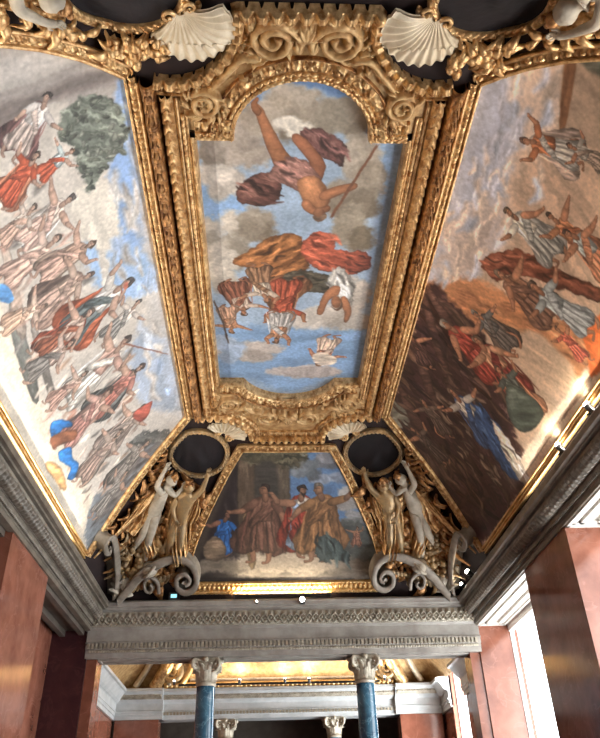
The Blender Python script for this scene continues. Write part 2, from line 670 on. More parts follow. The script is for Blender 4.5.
def figure_shapes(cx, cy, h, ang, cloth, cloth2, skin, hair, cloak, a1, a2, kneel, flip, seed):
    """a small painted person in loose robes, feet at -h/2 and head at +h/2 along ang"""
    r = np.random.RandomState(seed)
    t = math.radians(ang)
    u = np.array([math.cos(t), math.sin(t)])
    rt = np.array([u[1], -u[0]]) * flip
    o = np.array([cx, cy])
    out = []
    sway = r.uniform(-0.05, 0.05)
    lx, ly = u * 0.7 - rt * flip * 0.7

    def P(a, b):
        return o + h * ((a + sway * (0.5 - abs(b)) * 2) * rt + b * u)

    def poly(l, c, fold=0.3, da=0, fs=0.03, rim=0.022, soft=0.008, warp=0.03):
        out.append((np.array([P(a + r.uniform(-.015, .015), b + r.uniform(-.015, .015)) for a, b in l]), c, fold, ang + da, fs * h, soft * h, rim * h, warp * h, lx, ly))

    def limb(l, rad, c, rim=0.016):
        out.append((limb_poly([P(*q) for q in l], np.array(rad) * h), c, 0.1, ang, 0.03 * h, 0.006 * h, rim * h, 0.006 * h, lx, ly))

    def folds(x0, x1, b0, b1, c, n):
        for k in range(n):
            x = x0 + (x1 - x0) * (k + r.uniform(0.2, 0.8)) / n
            e = x * 1.5 + r.uniform(-.03, .03)
            cc = shade(c, 1.28 if k % 2 else 0.62)
            w = r.uniform(.008, .016)
            out.append((limb_poly([P(x, b0), P((x + e) / 2 + r.uniform(-.02, .02), (b0 + b1) / 2), P(e, b1)], np.array([.4, 1, .5]) * w * h), cc, 0.15, ang, .02 * h, .012 * h, 0, .02 * h, lx, ly))

    if cloak:
        s = r.uniform(0.8, 1.25)
        poly([(-.13, .32), (.02, .36), (.14, .26), (.17 * s, .02), (.30 * s, -.22), (.22 * s, -.40), (.02, -.34), (-.16, -.42), (-.31 * s, -.24), (-.20 * s, .04)], cloak, 0.45, r.uniform(-25, 25), .045, .03)
        folds(-.2, .2, .2, -.34, cloak, 6)
    lo = -.5 + .13 * kneel
    k1, k2 = r.uniform(-.05, .05), r.uniform(-.05, .05)
    limb([(-.06, -.08), (-.1 - .12 * kneel + k1, -.27), (-.11 + k1, lo + .03), (-.05 + k1, lo)], [.055, .043, .027, .02], skin)
    limb([(.06, -.08), (.11 + .12 * kneel + k2, -.27), (.1 - .06 * kneel + k2, lo + .03), (.17 + k2, lo)], [.055, .043, .027, .02], skin)
    poly([(-.11, .08), (.11, .08), (.17, -.1), (.22, -.28), (.14, -.37), (.03, -.31), (-.08, -.38), (-.22, -.30), (-.16, -.1)], cloth2, 0.4, r.uniform(-20, 20))
    folds(-.12, .12, .04, -.32, cloth2, 7)
    poly([(-.14, .28), (-.05, .33), (.06, .33), (.14, .28), (.125, .15), (.11, .03), (-.11, .03), (-.125, .15)], cloth, 0.3, 25)
    folds(-.1, .1, .28, .05, cloth, 4)
    # sash across the body
    poly([(-.14, .24), (-.09, .29), (.05, .16), (.15, .02), (.12, -.05), (0, .06)], shade(cloth2, 1.08), 0.4, 40, .02, .02)
    for sd, a in ((1, a1), (-1, a2)):
        A = math.radians(a)
        e = (sd * (.13 + .15 * math.cos(A)), .26 + .15 * math.sin(A))
        A2 = A + r.uniform(-.3, 1.1)
        f = (e[0] + sd * .14 * math.cos(A2), e[1] + .14 * math.sin(A2))
        limb([(sd * .11, .26), e], [.05, .042], cloth if r.rand() < .6 else skin)
        limb([e, ((e[0] + f[0]) / 2, (e[1] + f[1]) / 2), f], [.034, .03, .02], skin)
        limb([f, (f[0] + sd * .03, f[1] + .015)], [.022, .012], skin, .008)
    tl = r.uniform(-.05, .05)
    limb([(0, .3), (tl * .6, .38)], [.036, .032], shade(skin, .9))
    a = np.arange(10) * 2 * PI / 10
    hd = [(tl + .05 * math.cos(k), .425 + .064 * math.sin(k)) for k in a]
    poly(hd, skin, .12, 0, .03, .02, .006, .004)
    # hair, brow, nose and cheek shadow
    poly([(tl - .056, .42), (tl - .056, .47), (tl - .02, .515), (tl + .035, .51), (tl + .06, .47), (tl + .05, .44), (tl + .02, .465), (tl - .02, .46), (tl - .035, .41)], hair, .35, 0, .02, .012, .006, .012)
    limb([(tl - .01, .44), (tl + .035, .44)], [.005, .006], shade(skin, .6), 0)
    limb([(tl + .02, .435), (tl + .022, .41)], [.004, .006], shade(skin, .7), 0)
    if seed % 3 == 0:
        poly([(tl - .03, .40), (tl, .37), (tl + .04, .40), (tl + .03, .345), (tl, .335)], hair, .3, 0, .02, .01, .006, .008)
    return out


def painter(ground, shapes, strength=1.0):
    def run(U, V):
        col = np.ones(U.shape + (3,)) * rgb(ground)
        n0 = fbm(U * 3, V * 3, 3) - 0.5
        col *= (1 + 0.25 * n0)[..., None]
        wx = (fbm(U * 14, V * 14, 11, 3) - 0.5)
        wy = (fbm(U * 14, V * 14, 17, 3) - 0.5)
        todo = []
        for s in shapes:
            if s[0] == 0:
                todo.append((np.array(s[1], float).reshape(-1, 2),) + tuple(s[2:]))
            elif s[0] == 1:
                todo += figure_shapes(*s[1:])
            elif s[0] == 2:
                todo += cloud_shapes(*s[1:])
            else:
                todo += brush_shapes(np.array(s[1], float).reshape(-1, 2), *s[2:])
        for k, (P, c, fold, ang, fs, soft, rim, warp, lx, ly) in enumerate(todo):
            P = catmull(P / 1000.0, 3, True)
            pad = soft / 1000 * 1.5 + 0.03
            x0, y0 = P.min(0) - pad
            x1, y1 = P.max(0) + pad
            m = (U > x0) & (U < x1) & (V > y0) & (V < y1)
            if not m.any():
                continue
            w = warp / 1000.0
            u, v = U[m] + wx[m] * w, V[m] + wy[m] * w
            d2 = np.full(u.shape, 1e9)
            ins = np.zeros(u.shape, bool)
            for i in range(len(P)):
                ax, ay = P[i - 1]
                bx, by = P[i]
                ex, ey = bx - ax, by - ay
                t = np.clip(((u - ax) * ex + (v - ay) * ey) / (ex * ex + ey * ey + 1e-12), 0, 1)
                d2 = np.minimum(d2, (u - ax - t * ex) ** 2 + (v - ay - t * ey) ** 2)
                cr = (ay > v) != (by > v)
                if cr.any():
                    ins ^= cr & (u < (bx - ax) * (v - ay) / (by - ay + 1e-15) + ax)
            sd = np.sqrt(d2) * np.where(ins, 1, -1)
            s = soft / 1000.0
            al = np.clip(0.5 + sd / (2 * s + 1e-6), 0, 1)
            al = al * al * (3 - 2 * al)
            q = 1.0
            ca, sa = math.cos(math.radians(ang)), math.sin(math.radians(ang))
            p1, p2 = (u * ca + v * sa), (-u * sa + v * ca)
            f = fs / 1000.0
            nz = fbm(p1 / (f * 4) + k, p2 / f, k % 13, 3) - 0.5
            ext = max(P.max(0) - P.min(0)) * 0.5
            ctr = P.mean(0)
            g = ((u - ctr[0]) * lx + (v - ctr[1]) * ly) / (ext + 1e-6)
            tone = 1 + fold * nz * 2.6 + 0.22 * np.clip(g, -1, 1) * (1 if rim else 0)
            if rim:
                tone = tone * (1 - 0.36 * np.exp(-np.maximum(sd, 0) / (rim / 1000.0)))
            cc = rgb(c)[None] * tone[:, None]
            hi = np.clip(tone - 1.12, 0, 1)[:, None] * 0.5
            cc = cc * (1 - hi) + hi * np.array([1, 0.97, 0.9])
            col[m] = col[m] * (1 - al[:, None]) + cc * al[:, None]
        # brushwork and age
        col *= (1 + 0.10 * (fbm(U * 30 + V * 9, V * 30 - U * 9, 5, 3) - 0.5) * 2)[..., None]
        grey = col.mean(-1, keepdims=True)
        col = np.clip((grey + (col - grey) * 0.86) * strength, 0.01, 1)
        return np.where(col <= 0.04045, col / 12.92, ((col + 0.055) / 1.055) ** 2.4)
    return run


paint_left = painter((210, 200, 188), [
(0,[3046,1493,3287,1040,3520,632,3867,214,4077,-52,4545,-79,4272,411,3958,865,3991,1299,3824,1846],(172,162,154),0.12,-90,76,38,0,14,-1.0,0.1),
(0,[3820,1338,3888,843,3906,326,4056,-37,4057,361,4020,777,4077,1331],(128,116,110),0.15,-90,59,49,0,15,-1.0,0.1),
(0,[3444,1195,3550,740,3743,492,3744,901,3675,1283],(196,188,180),0.10,-90,54,45,0,14,-1.0,0.1),
(0,[4102,74,4077,-52,4665,-62,5605,-39,6767,18,6707,266,6330,481,5602,441,5014,368,4479,190],(136,170,220),0.10,-3,150,50,0,100,-1.0,0.2),
(0,[5634,114,5605,-61,8009,-27,10342,-109,9930,342,7806,292],(206,202,198),0.10,-3,175,123,0,140,-1.0,0.2),
(0,[5724,838,5961,435,6573,102,7070,149,6935,603,6603,829,6017,914],(160,192,232),0.12,-4,118,74,0,148,-1.0,0.0),
(0,[5955,733,5965,626,6691,672,6643,779],(216,208,196),0.15,-54,44,29,0,87,-1.0,0.0),
(0,[7933,675,7915,149,9566,17,10016,257,9192,699],(176,190,210),0.15,-1,163,122,0,204,-1.0,0.0),
(0,[5056,768,5063,476,5510,346,6134,470,5851,790,5382,905],(226,216,200),0.12,0,103,51,0,103,-1.0,0.1),
(0,[4167,690,4144,327,4376,104,4744,70,4832,213,4992,412,5169,623,4922,684,4606,673,4430,786],(122,130,116),0.50,-47,45,22,0,112,-1.0,0.1),
(0,[4801,377,4821,390,4825,414,4812,439,4788,457,4761,459,4741,446,4737,423,4750,397,4774,380],(135,141,129),0.30,-64,23,14,0,57,-1.0,0.1),
(0,[4411,106,4425,116,4428,136,4419,159,4401,176,4382,180,4369,170,4366,149,4375,126,4392,110],(106,112,100),0.30,-69,22,13,0,54,-1.0,0.2),
(0,[4476,589,4490,603,4489,631,4474,662,4450,684,4427,688,4413,674,4415,646,4430,616,4453,594],(121,127,115),0.30,-64,22,13,0,54,-1.0,0.1),
(0,[4277,235,4292,247,4293,273,4281,302,4260,323,4239,328,4225,315,4223,290,4235,261,4255,240],(104,110,98),0.30,-68,21,13,0,53,-1.0,0.2),
(0,[4721,510,4735,523,4735,549,4720,576,4698,596,4675,600,4662,587,4662,562,4676,535,4699,515],(112,118,106),0.30,-63,23,14,0,56,-1.0,0.1),
(0,[4529,192,4547,204,4552,225,4542,249,4521,265,4497,268,4480,256,4475,235,4485,212,4506,195],(137,143,131),0.30,-67,22,13,0,55,-1.0,0.2),
(0,[4885,124,4909,141,4913,175,4896,213,4864,241,4830,247,4807,230,4803,196,4820,158,4851,130],(102,108,96),0.30,-66,23,14,0,58,-1.0,0.2),
(0,[4641,598,4657,612,4657,640,4641,669,4616,690,4592,694,4577,679,4577,652,4592,623,4616,602],(92,98,86),0.30,-63,22,13,0,55,-1.0,0.1),
(0,[4572,411,4588,423,4591,445,4579,470,4558,486,4535,489,4520,477,4517,455,4528,431,4549,414],(107,113,101),0.30,-65,22,13,0,55,-1.0,0.2),
(0,[4776,192,4793,204,4797,227,4785,252,4763,270,4739,274,4723,262,4719,239,4731,214,4752,196],(107,113,101),0.30,-66,23,14,0,57,-1.0,0.2),
(0,[4326,458,4338,471,4337,496,4324,524,4304,544,4284,549,4273,536,4274,511,4286,484,4306,463],(108,114,102),0.30,-66,21,13,0,53,-1.0,0.1),
(0,[4759,462,4779,479,4780,510,4763,544,4733,567,4703,572,4684,555,4682,525,4699,491,4728,467],(122,128,116),0.30,-63,23,14,0,57,-1.0,0.1),
(0,[4723,462,4743,475,4747,500,4734,526,4708,543,4681,546,4662,532,4658,508,4671,482,4696,465],(98,104,92),0.30,-63,23,14,0,56,-1.0,0.1),
(0,[4271,323,4295,336,4303,358,4293,382,4269,396,4240,397,4217,384,4208,362,4218,339,4242,324],(92,98,86),0.30,-67,21,13,0,52,-1.0,0.2),
(0,[4795,279,4813,294,4815,325,4798,359,4771,383,4743,388,4726,373,4725,343,4740,309,4767,285],(116,122,110),0.30,-65,23,14,0,57,-1.0,0.2),
(0,[4198,514,4211,524,4213,544,4203,566,4185,581,4166,584,4153,573,4151,553,4161,531,4179,516],(84,90,78),0.30,-66,21,12,0,51,-1.0,0.1),
(0,[5629,2064,6178,2012,7538,2056,9576,1980,11331,2041,11895,2453,8910,2556,6841,2578],(220,208,188),0.10,-1,105,87,0,105,-0.9,-0.4),
(0,[5891,1927,5945,1838,7353,2023,7450,2158,6478,2071],(120,122,116),0.20,0,28,14,14,21,-1.0,-0.2),
(0,[5173,1751,5214,1667,6351,1847,6293,1970],(196,176,160),0.20,-1,25,13,13,19,-1.0,-0.1),
(0,[6395,1804,6435,1730,7783,1868,7772,1968],(136,128,120),0.20,0,31,15,15,23,-1.0,-0.3),
(0,[11594,2461,10813,1991,10536,1379,10361,706,10908,170,10990,597,11074,1274,11581,1914,12079,2457],(112,106,104),0.35,-92,130,52,0,208,-0.9,-0.4),
(0,[11368,2440,10575,2015,10648,1584,11358,1808,11977,2375],(120,126,132),0.20,-120,127,51,0,153,-0.8,-0.5),
(0,[10096,1112,10031,812,10555,368,10877,329,10587,744],(96,96,92),0.40,-39,73,36,0,194,-1.0,-0.2),
(3,[4421,1573,4826,1138,6522,884,8229,612,9613,582,10245,1101,11331,2041,9563,2183,6682,2059,5629,2064],150,[(206,176,156),(188,150,134),(222,206,190),(150,128,116),(170,120,100),(126,120,114),(196,164,140)],-100,172,42,16,5),
(3,[4167,690,4144,327,4376,104,4744,70,4832,213,4992,412,5169,623,4922,684,4606,673,4430,786],70,[(96,102,90),(122,128,112),(150,154,138),(84,90,80)],-85,64,25,80,6),
(3,[11562,2352,10795,1894,10474,935,10832,242,11149,840,11562,1812],50,[(112,106,102),(140,134,128),(86,82,82),(124,128,132)],-82,242,57,14,7),
(3,[4429,-96,6072,-35,10180,-57,9362,541,5928,536,4496,149],40,[(196,204,216),(214,210,204),(168,190,222),(206,198,190)],-3,412,52,15,8),
(1,4153,1056,728,-121,(232,222,214),(200,180,168),(214,172,148),(70,62,58),(128,88,84),-20,-67,0.2,-1,1),
(1,4639,938,529,-103,(196,208,206),(206,92,58),(214,172,148),(120,90,66),None,4,10,0.3,1,2),
(1,4595,1342,687,-115,(206,92,56),(196,86,54),(214,172,148),(84,70,60),(190,120,88),12,-46,0.6,1,3),
(1,5171,1249,873,-102,(226,204,188),(214,176,160),(214,172,148),(80,72,68),(222,210,198),-4,17,0.4,-1,4),
(1,5514,1545,926,-93,(222,190,172),(206,168,150),(214,172,148),(88,78,70),None,16,-42,0.3,1,5),
(1,5824,1163,880,-91,(206,164,140),(196,158,140),(214,172,148),(110,86,66),(176,150,132),12,17,0.4,1,6),
(1,6235,1343,982,-92,(200,170,150),(178,148,132),(214,172,148),(100,84,74),(146,118,104),-28,3,0.5,-1,7),
(1,6829,1004,1247,-101,(232,224,214),(104,116,116),(214,172,148),(78,74,72),(176,88,56),40,-46,0.2,1,8),
(1,6825,1495,1024,-92,(214,184,166),(160,92,66),(214,172,148),(96,80,70),(150,70,48),-4,-53,0.5,1,9),
(1,7289,707,813,-110,(220,206,194),(150,146,140),(214,172,148),(84,80,78),None,4,-11,0.2,-1,10),
(1,7842,1264,1369,-99,(212,168,150),(222,214,202),(214,172,148),(92,80,74),(224,216,204),12,-4,0.3,1,11),
(1,8541,1083,1186,-102,(204,140,126),(190,120,104),(214,172,148),(84,72,66),(96,100,98),8,-46,0.3,1,12),
(1,8582,1647,1181,-100,(214,170,154),(184,130,118),(214,172,148),(100,82,72),(150,118,108),20,-18,0.4,-1,13),
(1,9536,1194,1122,-105,(200,176,158),(170,152,140),(214,172,148),(120,104,92),(160,140,128),0,10,0.3,1,14),
(1,9714,1646,1104,-103,(190,166,150),(168,140,126),(214,172,148),(104,92,82),(140,126,116),12,-32,0.4,1,15),
(1,10578,1257,1126,-108,(172,160,148),(150,140,130),(214,172,148),(112,104,96),(128,120,112),4,3,0.5,-1,16),
(1,10913,1740,1039,-105,(168,158,148),(150,142,134),(214,172,148),(110,102,94),None,16,-25,0.5,1,17),
(1,7771,1726,792,-86,(208,178,160),(190,150,134),(214,172,148),(100,84,72),None,-4,-60,0.6,1,18),
(1,6133,1852,709,-77,(222,190,168),(204,166,140),(214,172,148),(110,92,80),None,4,10,0.5,-1,19),
(1,5046,1529,600,-104,(216,196,180),(196,160,140),(214,172,148),(90,76,66),None,24,-32,0.4,1,20),
(1,7008,1774,851,-81,(204,176,160),(128,122,116),(214,172,148),(92,80,72),None,8,-49,0.5,1,21),
(0,[8094,2078,8160,1957,8406,1817,8518,1833,8392,1960,8448,2071,8304,2150],(34,120,205),0.30,-35,55,15,18,27,-0.9,-0.4),
(0,[8746,2152,8906,1973,9148,2010,9402,1968,9613,2116,9472,2236,9311,2102,8979,2192],(34,122,208),0.30,-32,61,16,20,30,-0.9,-0.4),
(0,[8339,2163,8447,1978,8668,1785,8826,1871,8633,2114,8593,2214],(156,92,60),0.30,-34,56,19,19,28,-0.9,-0.4),
(0,[8698,2364,9097,2232,9641,2292,9543,2384,9206,2389,8846,2418],(214,160,100),0.30,-30,60,20,20,30,-0.9,-0.5),
(0,[9371,846,9392,621,9445,517,9744,681,9693,829,9498,890],(206,98,80),0.30,-41,66,18,22,33,-1.0,-0.1),
(0,[7783,716,8062,501,8511,134,8510,123,8492,127,8035,490,7747,699,7745,723],(150,100,80),0.08,-49,56,11,0,28,-1.0,0.0),
(0,[6974,620,6828,506,6796,508,6790,530,6921,652,6964,650],(214,172,148),0.08,-52,47,9,19,24,-1.0,0.0),
(0,[6782,467,6808,487,6813,509,6794,525,6760,528,6723,518,6698,498,6693,476,6711,460,6745,457],(214,120,96),0.15,-54,47,9,0,23,-1.0,0.1),
(0,[5534,1920,5657,1837,5843,1841,5824,1928,5703,1988],(84,148,214),0.30,-47,37,12,0,19,-1.0,-0.2)], 0.96)
paint_right = painter((184, 156, 130), [
(0,[4002,-19,3554,661,3894,793,4826,803,5612,689,6680,588,7122,11,5864,-32],(164,166,178),0.12,-1,108,72,0,144,-0.5,-0.8),
(0,[3810,342,3530,672,4091,828,4871,942,5585,947,6032,825,5363,610,4484,520],(196,172,152),0.14,5,89,100,0,156,-0.5,-0.9),
(0,[5968,122,5369,357,5363,610,6318,630,6820,181],(176,158,146),0.14,3,110,110,0,193,-0.5,-0.9),
(0,[3515,706,3040,1208,3930,1661,4137,1331,4166,1056,4117,904],(160,136,114),0.12,57,56,19,0,14,-0.5,-0.8),
(0,[3531,712,3454,801,3840,899,4180,951,4109,878],(124,84,56),0.20,12,38,14,0,14,-0.6,-0.8),
(0,[3430,812,3040,1208,3364,1371,3525,1052],(92,92,80),0.30,115,43,26,0,13,-0.6,-0.8),
(0,[4644,1094,4486,1262,4516,1578,4685,1659,4798,1399,4781,1198],(136,138,120),0.40,125,32,22,0,86,-0.5,-0.9),
(0,[4671,629,4351,975,4467,1715,5572,2545,6177,2320,6168,1446,5790,883],(186,156,130),0.14,58,83,95,0,119,-0.4,-0.9),
(0,[7003,-13,6526,545,6366,1229,6224,1761,5863,2437,6315,2674,6912,2067,7177,1208,7273,597,7254,129],(178,120,80),0.20,107,90,60,0,120,-0.4,-0.9),
(0,[7074,31,7067,389,7252,909,7668,1377,8354,1843,9270,2527,9805,2502,11815,2436,11754,1414,10920,323,10326,-16,9274,29],(62,40,38),0.35,69,103,62,0,164,-0.3,-0.9),
(0,[10356,101,10514,414,10639,757,10591,796,10525,783,10358,452,10237,131,10281,86],(86,62,54),0.30,66,48,14,33,36,-0.3,-0.9),
(0,[10179,1628,10434,1966,10545,2293,10491,2333,10416,2318,10256,2009,10043,1667,10089,1618],(83,59,51),0.30,61,45,14,32,34,-0.2,-1.0),
(0,[8741,738,8862,930,8856,1109,8808,1146,8756,1127,8721,964,8634,773,8671,727],(91,67,59),0.30,72,39,12,28,30,-0.3,-0.9),
(0,[9244,1054,9226,1429,9147,1804,9087,1837,9038,1813,9069,1446,9117,1072,9181,1028],(73,49,41),0.30,97,41,12,28,31,-0.3,-1.0),
(0,[8287,-90,8480,173,8629,460,8609,484,8572,477,8401,196,8238,-73,8242,-100],(68,44,36),0.30,64,38,12,27,29,-0.4,-0.9),
(0,[10530,1001,10599,1304,10673,1644,10606,1693,10522,1674,10386,1346,10361,1033,10437,977],(70,46,38),0.30,76,47,14,33,36,-0.3,-1.0),
(0,[7984,-452,8205,-103,8198,248,8165,266,8143,249,8128,-98,7926,-445,7943,-468],(59,35,27),0.30,61,37,11,26,28,-0.6,-0.8),
(0,[8293,1023,8357,1227,8347,1429,8301,1462,8254,1443,8224,1253,8189,1048,8233,1006],(53,29,21),0.30,81,37,11,26,28,-0.3,-0.9),
(0,[9938,1501,10068,1685,10091,1855,10051,1883,10003,1871,9945,1714,9843,1529,9877,1494],(69,45,37),0.30,66,44,13,31,33,-0.2,-1.0),
(0,[10880,1763,10711,2001,10424,2196,10363,2207,10355,2180,10598,1988,10781,1760,10848,1737],(93,69,61),0.30,136,47,14,33,35,-0.2,-1.0),
(0,[9118,803,9219,1163,9206,1510,9174,1531,9144,1519,9131,1179,9050,819,9078,793],(56,32,24),0.30,83,41,12,29,31,-0.3,-1.0),
(0,[8276,878,8283,1143,8251,1407,8222,1425,8198,1412,8208,1153,8215,888,8245,865],(94,70,62),0.30,92,37,11,26,28,-0.3,-0.9),
(0,[8156,733,8121,968,7989,1186,7926,1214,7895,1181,7980,971,8039,742,8103,702],(86,62,54),0.30,109,36,11,25,27,-0.4,-0.9),
(0,[7688,-349,8041,-157,8376,57,8365,82,8326,80,7998,-123,7655,-322,7647,-350],(102,78,70),0.30,29,37,11,26,28,-0.6,-0.8),
(0,[7335,550,7416,841,7510,1158,7484,1186,7446,1175,7327,865,7264,569,7293,537],(48,24,16),0.30,73,33,10,23,25,-0.4,-0.9),
(0,[7717,262,7764,500,7785,750,7750,780,7709,764,7657,521,7632,279,7669,244],(81,57,49),0.30,82,35,10,24,26,-0.4,-0.9),
(0,[7923,518,7978,681,8008,852,7982,875,7950,865,7896,701,7858,534,7885,507],(58,34,26),0.30,75,36,11,25,27,-0.4,-0.9),
(0,[7597,-488,7965,-238,8281,36,8251,77,8192,65,7875,-193,7531,-450,7528,-495],(78,54,46),0.30,37,36,11,25,27,-0.6,-0.8),
(0,[7626,58,7820,295,7930,534,7912,557,7880,550,7752,320,7575,80,7588,54],(57,33,25),0.30,57,35,11,25,26,-0.4,-0.9),
(0,[9658,279,9584,486,9438,685,9368,712,9337,679,9435,482,9535,280,9609,244],(78,54,46),0.30,118,43,13,30,32,-0.4,-0.9),
(0,[9649,-187,9952,167,9911,507,9875,528,9845,513,9859,183,9592,-171,9598,-197],(61,37,29),0.30,82,45,13,31,34,-0.4,-0.9),
(0,[8594,1276,8802,1489,8913,1701,8876,1743,8808,1733,8658,1539,8485,1320,8515,1271],(54,30,22),0.30,52,39,12,27,29,-0.3,-1.0),
(0,[10648,1607,10772,1865,10829,2134,10768,2177,10691,2159,10577,1905,10495,1641,10557,1590],(50,26,18),0.30,70,47,14,33,36,-0.2,-1.0),
(0,[11100,1632,10949,2056,10696,2448,10635,2470,10602,2447,10806,2060,10981,1640,11050,1608],(47,23,15),0.30,116,48,14,34,36,-0.2,-1.0),
(0,[10841,830,11005,1091,11075,1354,11032,1386,10977,1375,10868,1124,10735,859,10774,821],(98,74,66),0.30,65,50,15,35,37,-0.3,-1.0),
(0,[10969,1487,10943,1863,10920,2265,10860,2297,10803,2278,10776,1884,10834,1504,10903,1465],(78,54,46),0.30,93,48,15,34,36,-0.2,-1.0),
(0,[7823,727,7896,873,7910,1021,7875,1053,7831,1038,7785,902,7736,753,7768,715],(73,49,41),0.30,72,35,11,25,26,-0.4,-0.9),
(0,[11503,1700,11445,2034,11304,2358,11226,2391,11170,2364,11247,2048,11343,1716,11429,1673],(76,52,44),0.30,106,51,15,35,38,-0.2,-1.0),
(0,[8713,1181,8774,1315,8860,1477,8833,1509,8782,1502,8664,1347,8625,1204,8660,1169],(50,26,18),0.30,63,39,12,27,29,-0.3,-1.0),
(0,[8525,-368,8889,-91,9008,193,8959,233,8900,212,8768,-55,8438,-334,8443,-382],(73,49,41),0.30,42,40,12,28,30,-0.6,-0.8),
(0,[10970,847,11083,1048,11205,1288,11146,1341,11047,1329,10863,1104,10796,889,10864,829],(90,66,58),0.30,61,50,15,35,38,-0.3,-1.0),
(0,[11189,2005,11293,2176,11291,2339,11223,2380,11146,2360,11087,2213,11028,2040,11091,1990],(78,54,46),0.30,71,49,15,35,37,-0.2,-1.0),
(0,[11745,1426,11888,1618,11862,1791,11793,1829,11725,1809,11695,1657,11597,1464,11651,1415],(69,45,37),0.30,71,53,16,37,40,-0.2,-1.0),
(0,[7553,881,7547,1059,7502,1238,7457,1266,7423,1244,7433,1071,7461,892,7509,857],(76,52,44),0.30,97,34,10,23,25,-0.4,-0.9),
(0,[7318,104,7616,344,7815,591,7797,626,7747,621,7526,389,7254,142,7263,104],(55,31,23),0.30,44,34,10,24,26,-0.4,-0.9),
(0,[10357,692,10366,955,10285,1213,10229,1242,10188,1221,10226,971,10245,709,10300,672],(45,21,13),0.30,97,47,14,33,35,-0.3,-1.0),
(0,[10473,355,10718,532,10950,734,10928,768,10863,767,10600,579,10383,392,10403,354],(89,65,57),0.30,38,49,15,34,37,-0.3,-0.9),
(0,[11731,1810,11126,1865,10535,1876,10474,1843,10563,1803,11164,1757,11758,1720,11848,1756],(70,46,38),0.30,177,50,15,35,37,-0.2,-1.0),
(0,[7161,71,7503,371,7917,760,7892,821,7800,819,7343,457,7061,126,7079,68],(92,64,54),0.30,129,34,10,34,25,-0.4,-0.9),
(0,[7339,27,8023,324,8858,832,8841,897,8731,904,7873,431,7259,98,7253,41],(92,64,54),0.30,131,36,11,36,27,-0.4,-0.9),
(0,[8256,1,8860,300,9703,818,9679,887,9554,893,8679,411,8163,76,8162,12],(92,64,54),0.30,133,40,12,40,30,-0.4,-0.9),
(0,[7220,241,7457,751,7820,1317,7779,1374,7695,1362,7280,814,7105,279,7145,224],(92,64,54),0.30,133,34,10,34,25,-0.4,-0.9),
(0,[9570,67,10192,430,10526,1034,10449,1105,10328,1086,9932,528,9431,141,9448,72],(92,64,54),0.30,138,46,14,46,34,-0.3,-0.9),
(0,[9940,-5,9942,222,10275,403,10566,258,10409,73],(118,116,104),0.30,135,70,35,0,35,-0.4,-0.9),
(3,[7145,46,7198,734,7668,1377,8971,2400,11682,2388,11754,1414,10920,323,10195,-1,9274,29],120,[(84,58,50),(52,34,36),(108,80,66),(66,46,44),(96,72,56)],63,405,55,22,9),
(3,[6989,220,6366,1229,6060,2261,6529,2349,7177,1208],40,[(168,112,74),(196,140,98),(150,98,66)],108,259,38,15,10),
(3,[4059,38,3604,680,4871,942,6465,673,6971,69],50,[(176,174,182),(196,176,160),(160,164,176),(206,184,164)],1,334,48,15,12),
(3,[9050,711,8317,1242,9135,2106,10422,2168,10160,1202],50,[(120,96,80),(92,72,62),(70,52,48),(140,116,96)],78,178,42,40,13),
(0,[9311,2504,8978,2244,7781,2256,6850,2291,6138,2386,6332,2572,7515,2512,8780,2514],(212,192,166),0.12,177,80,32,0,48,-0.2,-1.0),
(0,[9159,2407,7660,2418,6718,2450,6711,2444,6720,2438,7664,2403,9165,2393,9176,2400],(150,126,104),0.08,146,49,10,0,25,-0.2,-1.0),
(0,[8802,2395,7425,2410,6570,2436,6562,2431,6572,2425,7429,2395,8808,2381,8818,2388],(150,126,104),0.08,145,47,9,0,24,-0.2,-1.0),
(0,[8465,2383,7201,2402,6426,2423,6418,2418,6427,2412,7204,2388,8470,2369,8479,2376],(150,126,104),0.08,144,46,9,0,23,-0.2,-1.0),
(0,[8146,2371,6985,2395,6285,2410,6278,2405,6287,2399,6988,2381,8150,2358,8159,2365],(150,126,104),0.08,143,45,9,0,22,-0.3,-1.0),
(0,[7370,1274,6679,1499,6640,1945,6771,2253,7688,2214,7893,1951,7611,1631],(176,150,126),0.16,99,78,47,0,24,-0.3,-1.0),
(0,[6103,2054,5632,2208,6122,2463,6607,2418,6328,2221],(196,96,44),0.16,99,65,26,0,20,-0.3,-1.0),
(0,[6185,619,5974,723,5709,991,5649,1309,5584,1647,5470,2046,5599,2111,5786,1710,5949,1303,6088,1014,6309,916,6315,773],(132,74,52),0.42,109,40,11,27,66,-0.4,-0.9),
(3,[6185,619,5974,723,5709,991,5649,1309,5584,1647,5470,2046,5599,2111,5786,1710,5949,1303,6088,1014,6309,916,6315,773],14,[(79,44,31),(179,104,75),(79,44,31),(132,74,52),(59,33,23),(179,104,75)],109,171,22,16,41),
(1,4372,938,744,-80,(172,104,66),(156,150,140),(176,120,88),(84,60,48),(176,152,136),20,24,0.5,-1,31),
(1,4261,1276,499,-89,(150,142,130),(140,120,104),(176,120,88),(78,60,50),None,-4,3,0.4,1,32),
(1,5413,1096,893,-102,(206,196,178),(142,140,132),(176,120,88),(92,74,56),(146,140,132),-4,-46,0.4,-1,33),
(1,5098,1508,800,-94,(186,122,82),(164,96,62),(176,120,88),(66,54,48),None,16,17,0.4,1,34),
(1,5172,1770,832,-101,(150,156,152),(176,116,84),(176,120,88),(78,60,50),(170,110,80),-4,-4,0.4,-1,35),
(1,6239,1328,1015,-95,(132,92,70),(112,80,64),(176,120,88),(110,92,74),(120,86,68),4,-46,0.5,1,36),
(1,6015,1755,1011,-85,(152,158,156),(142,146,146),(176,120,88),(86,68,56),None,12,-18,0.5,-1,37),
(1,6405,2050,579,-104,(190,96,72),(182,90,70),(176,120,88),(104,76,58),None,36,3,0.4,1,38),
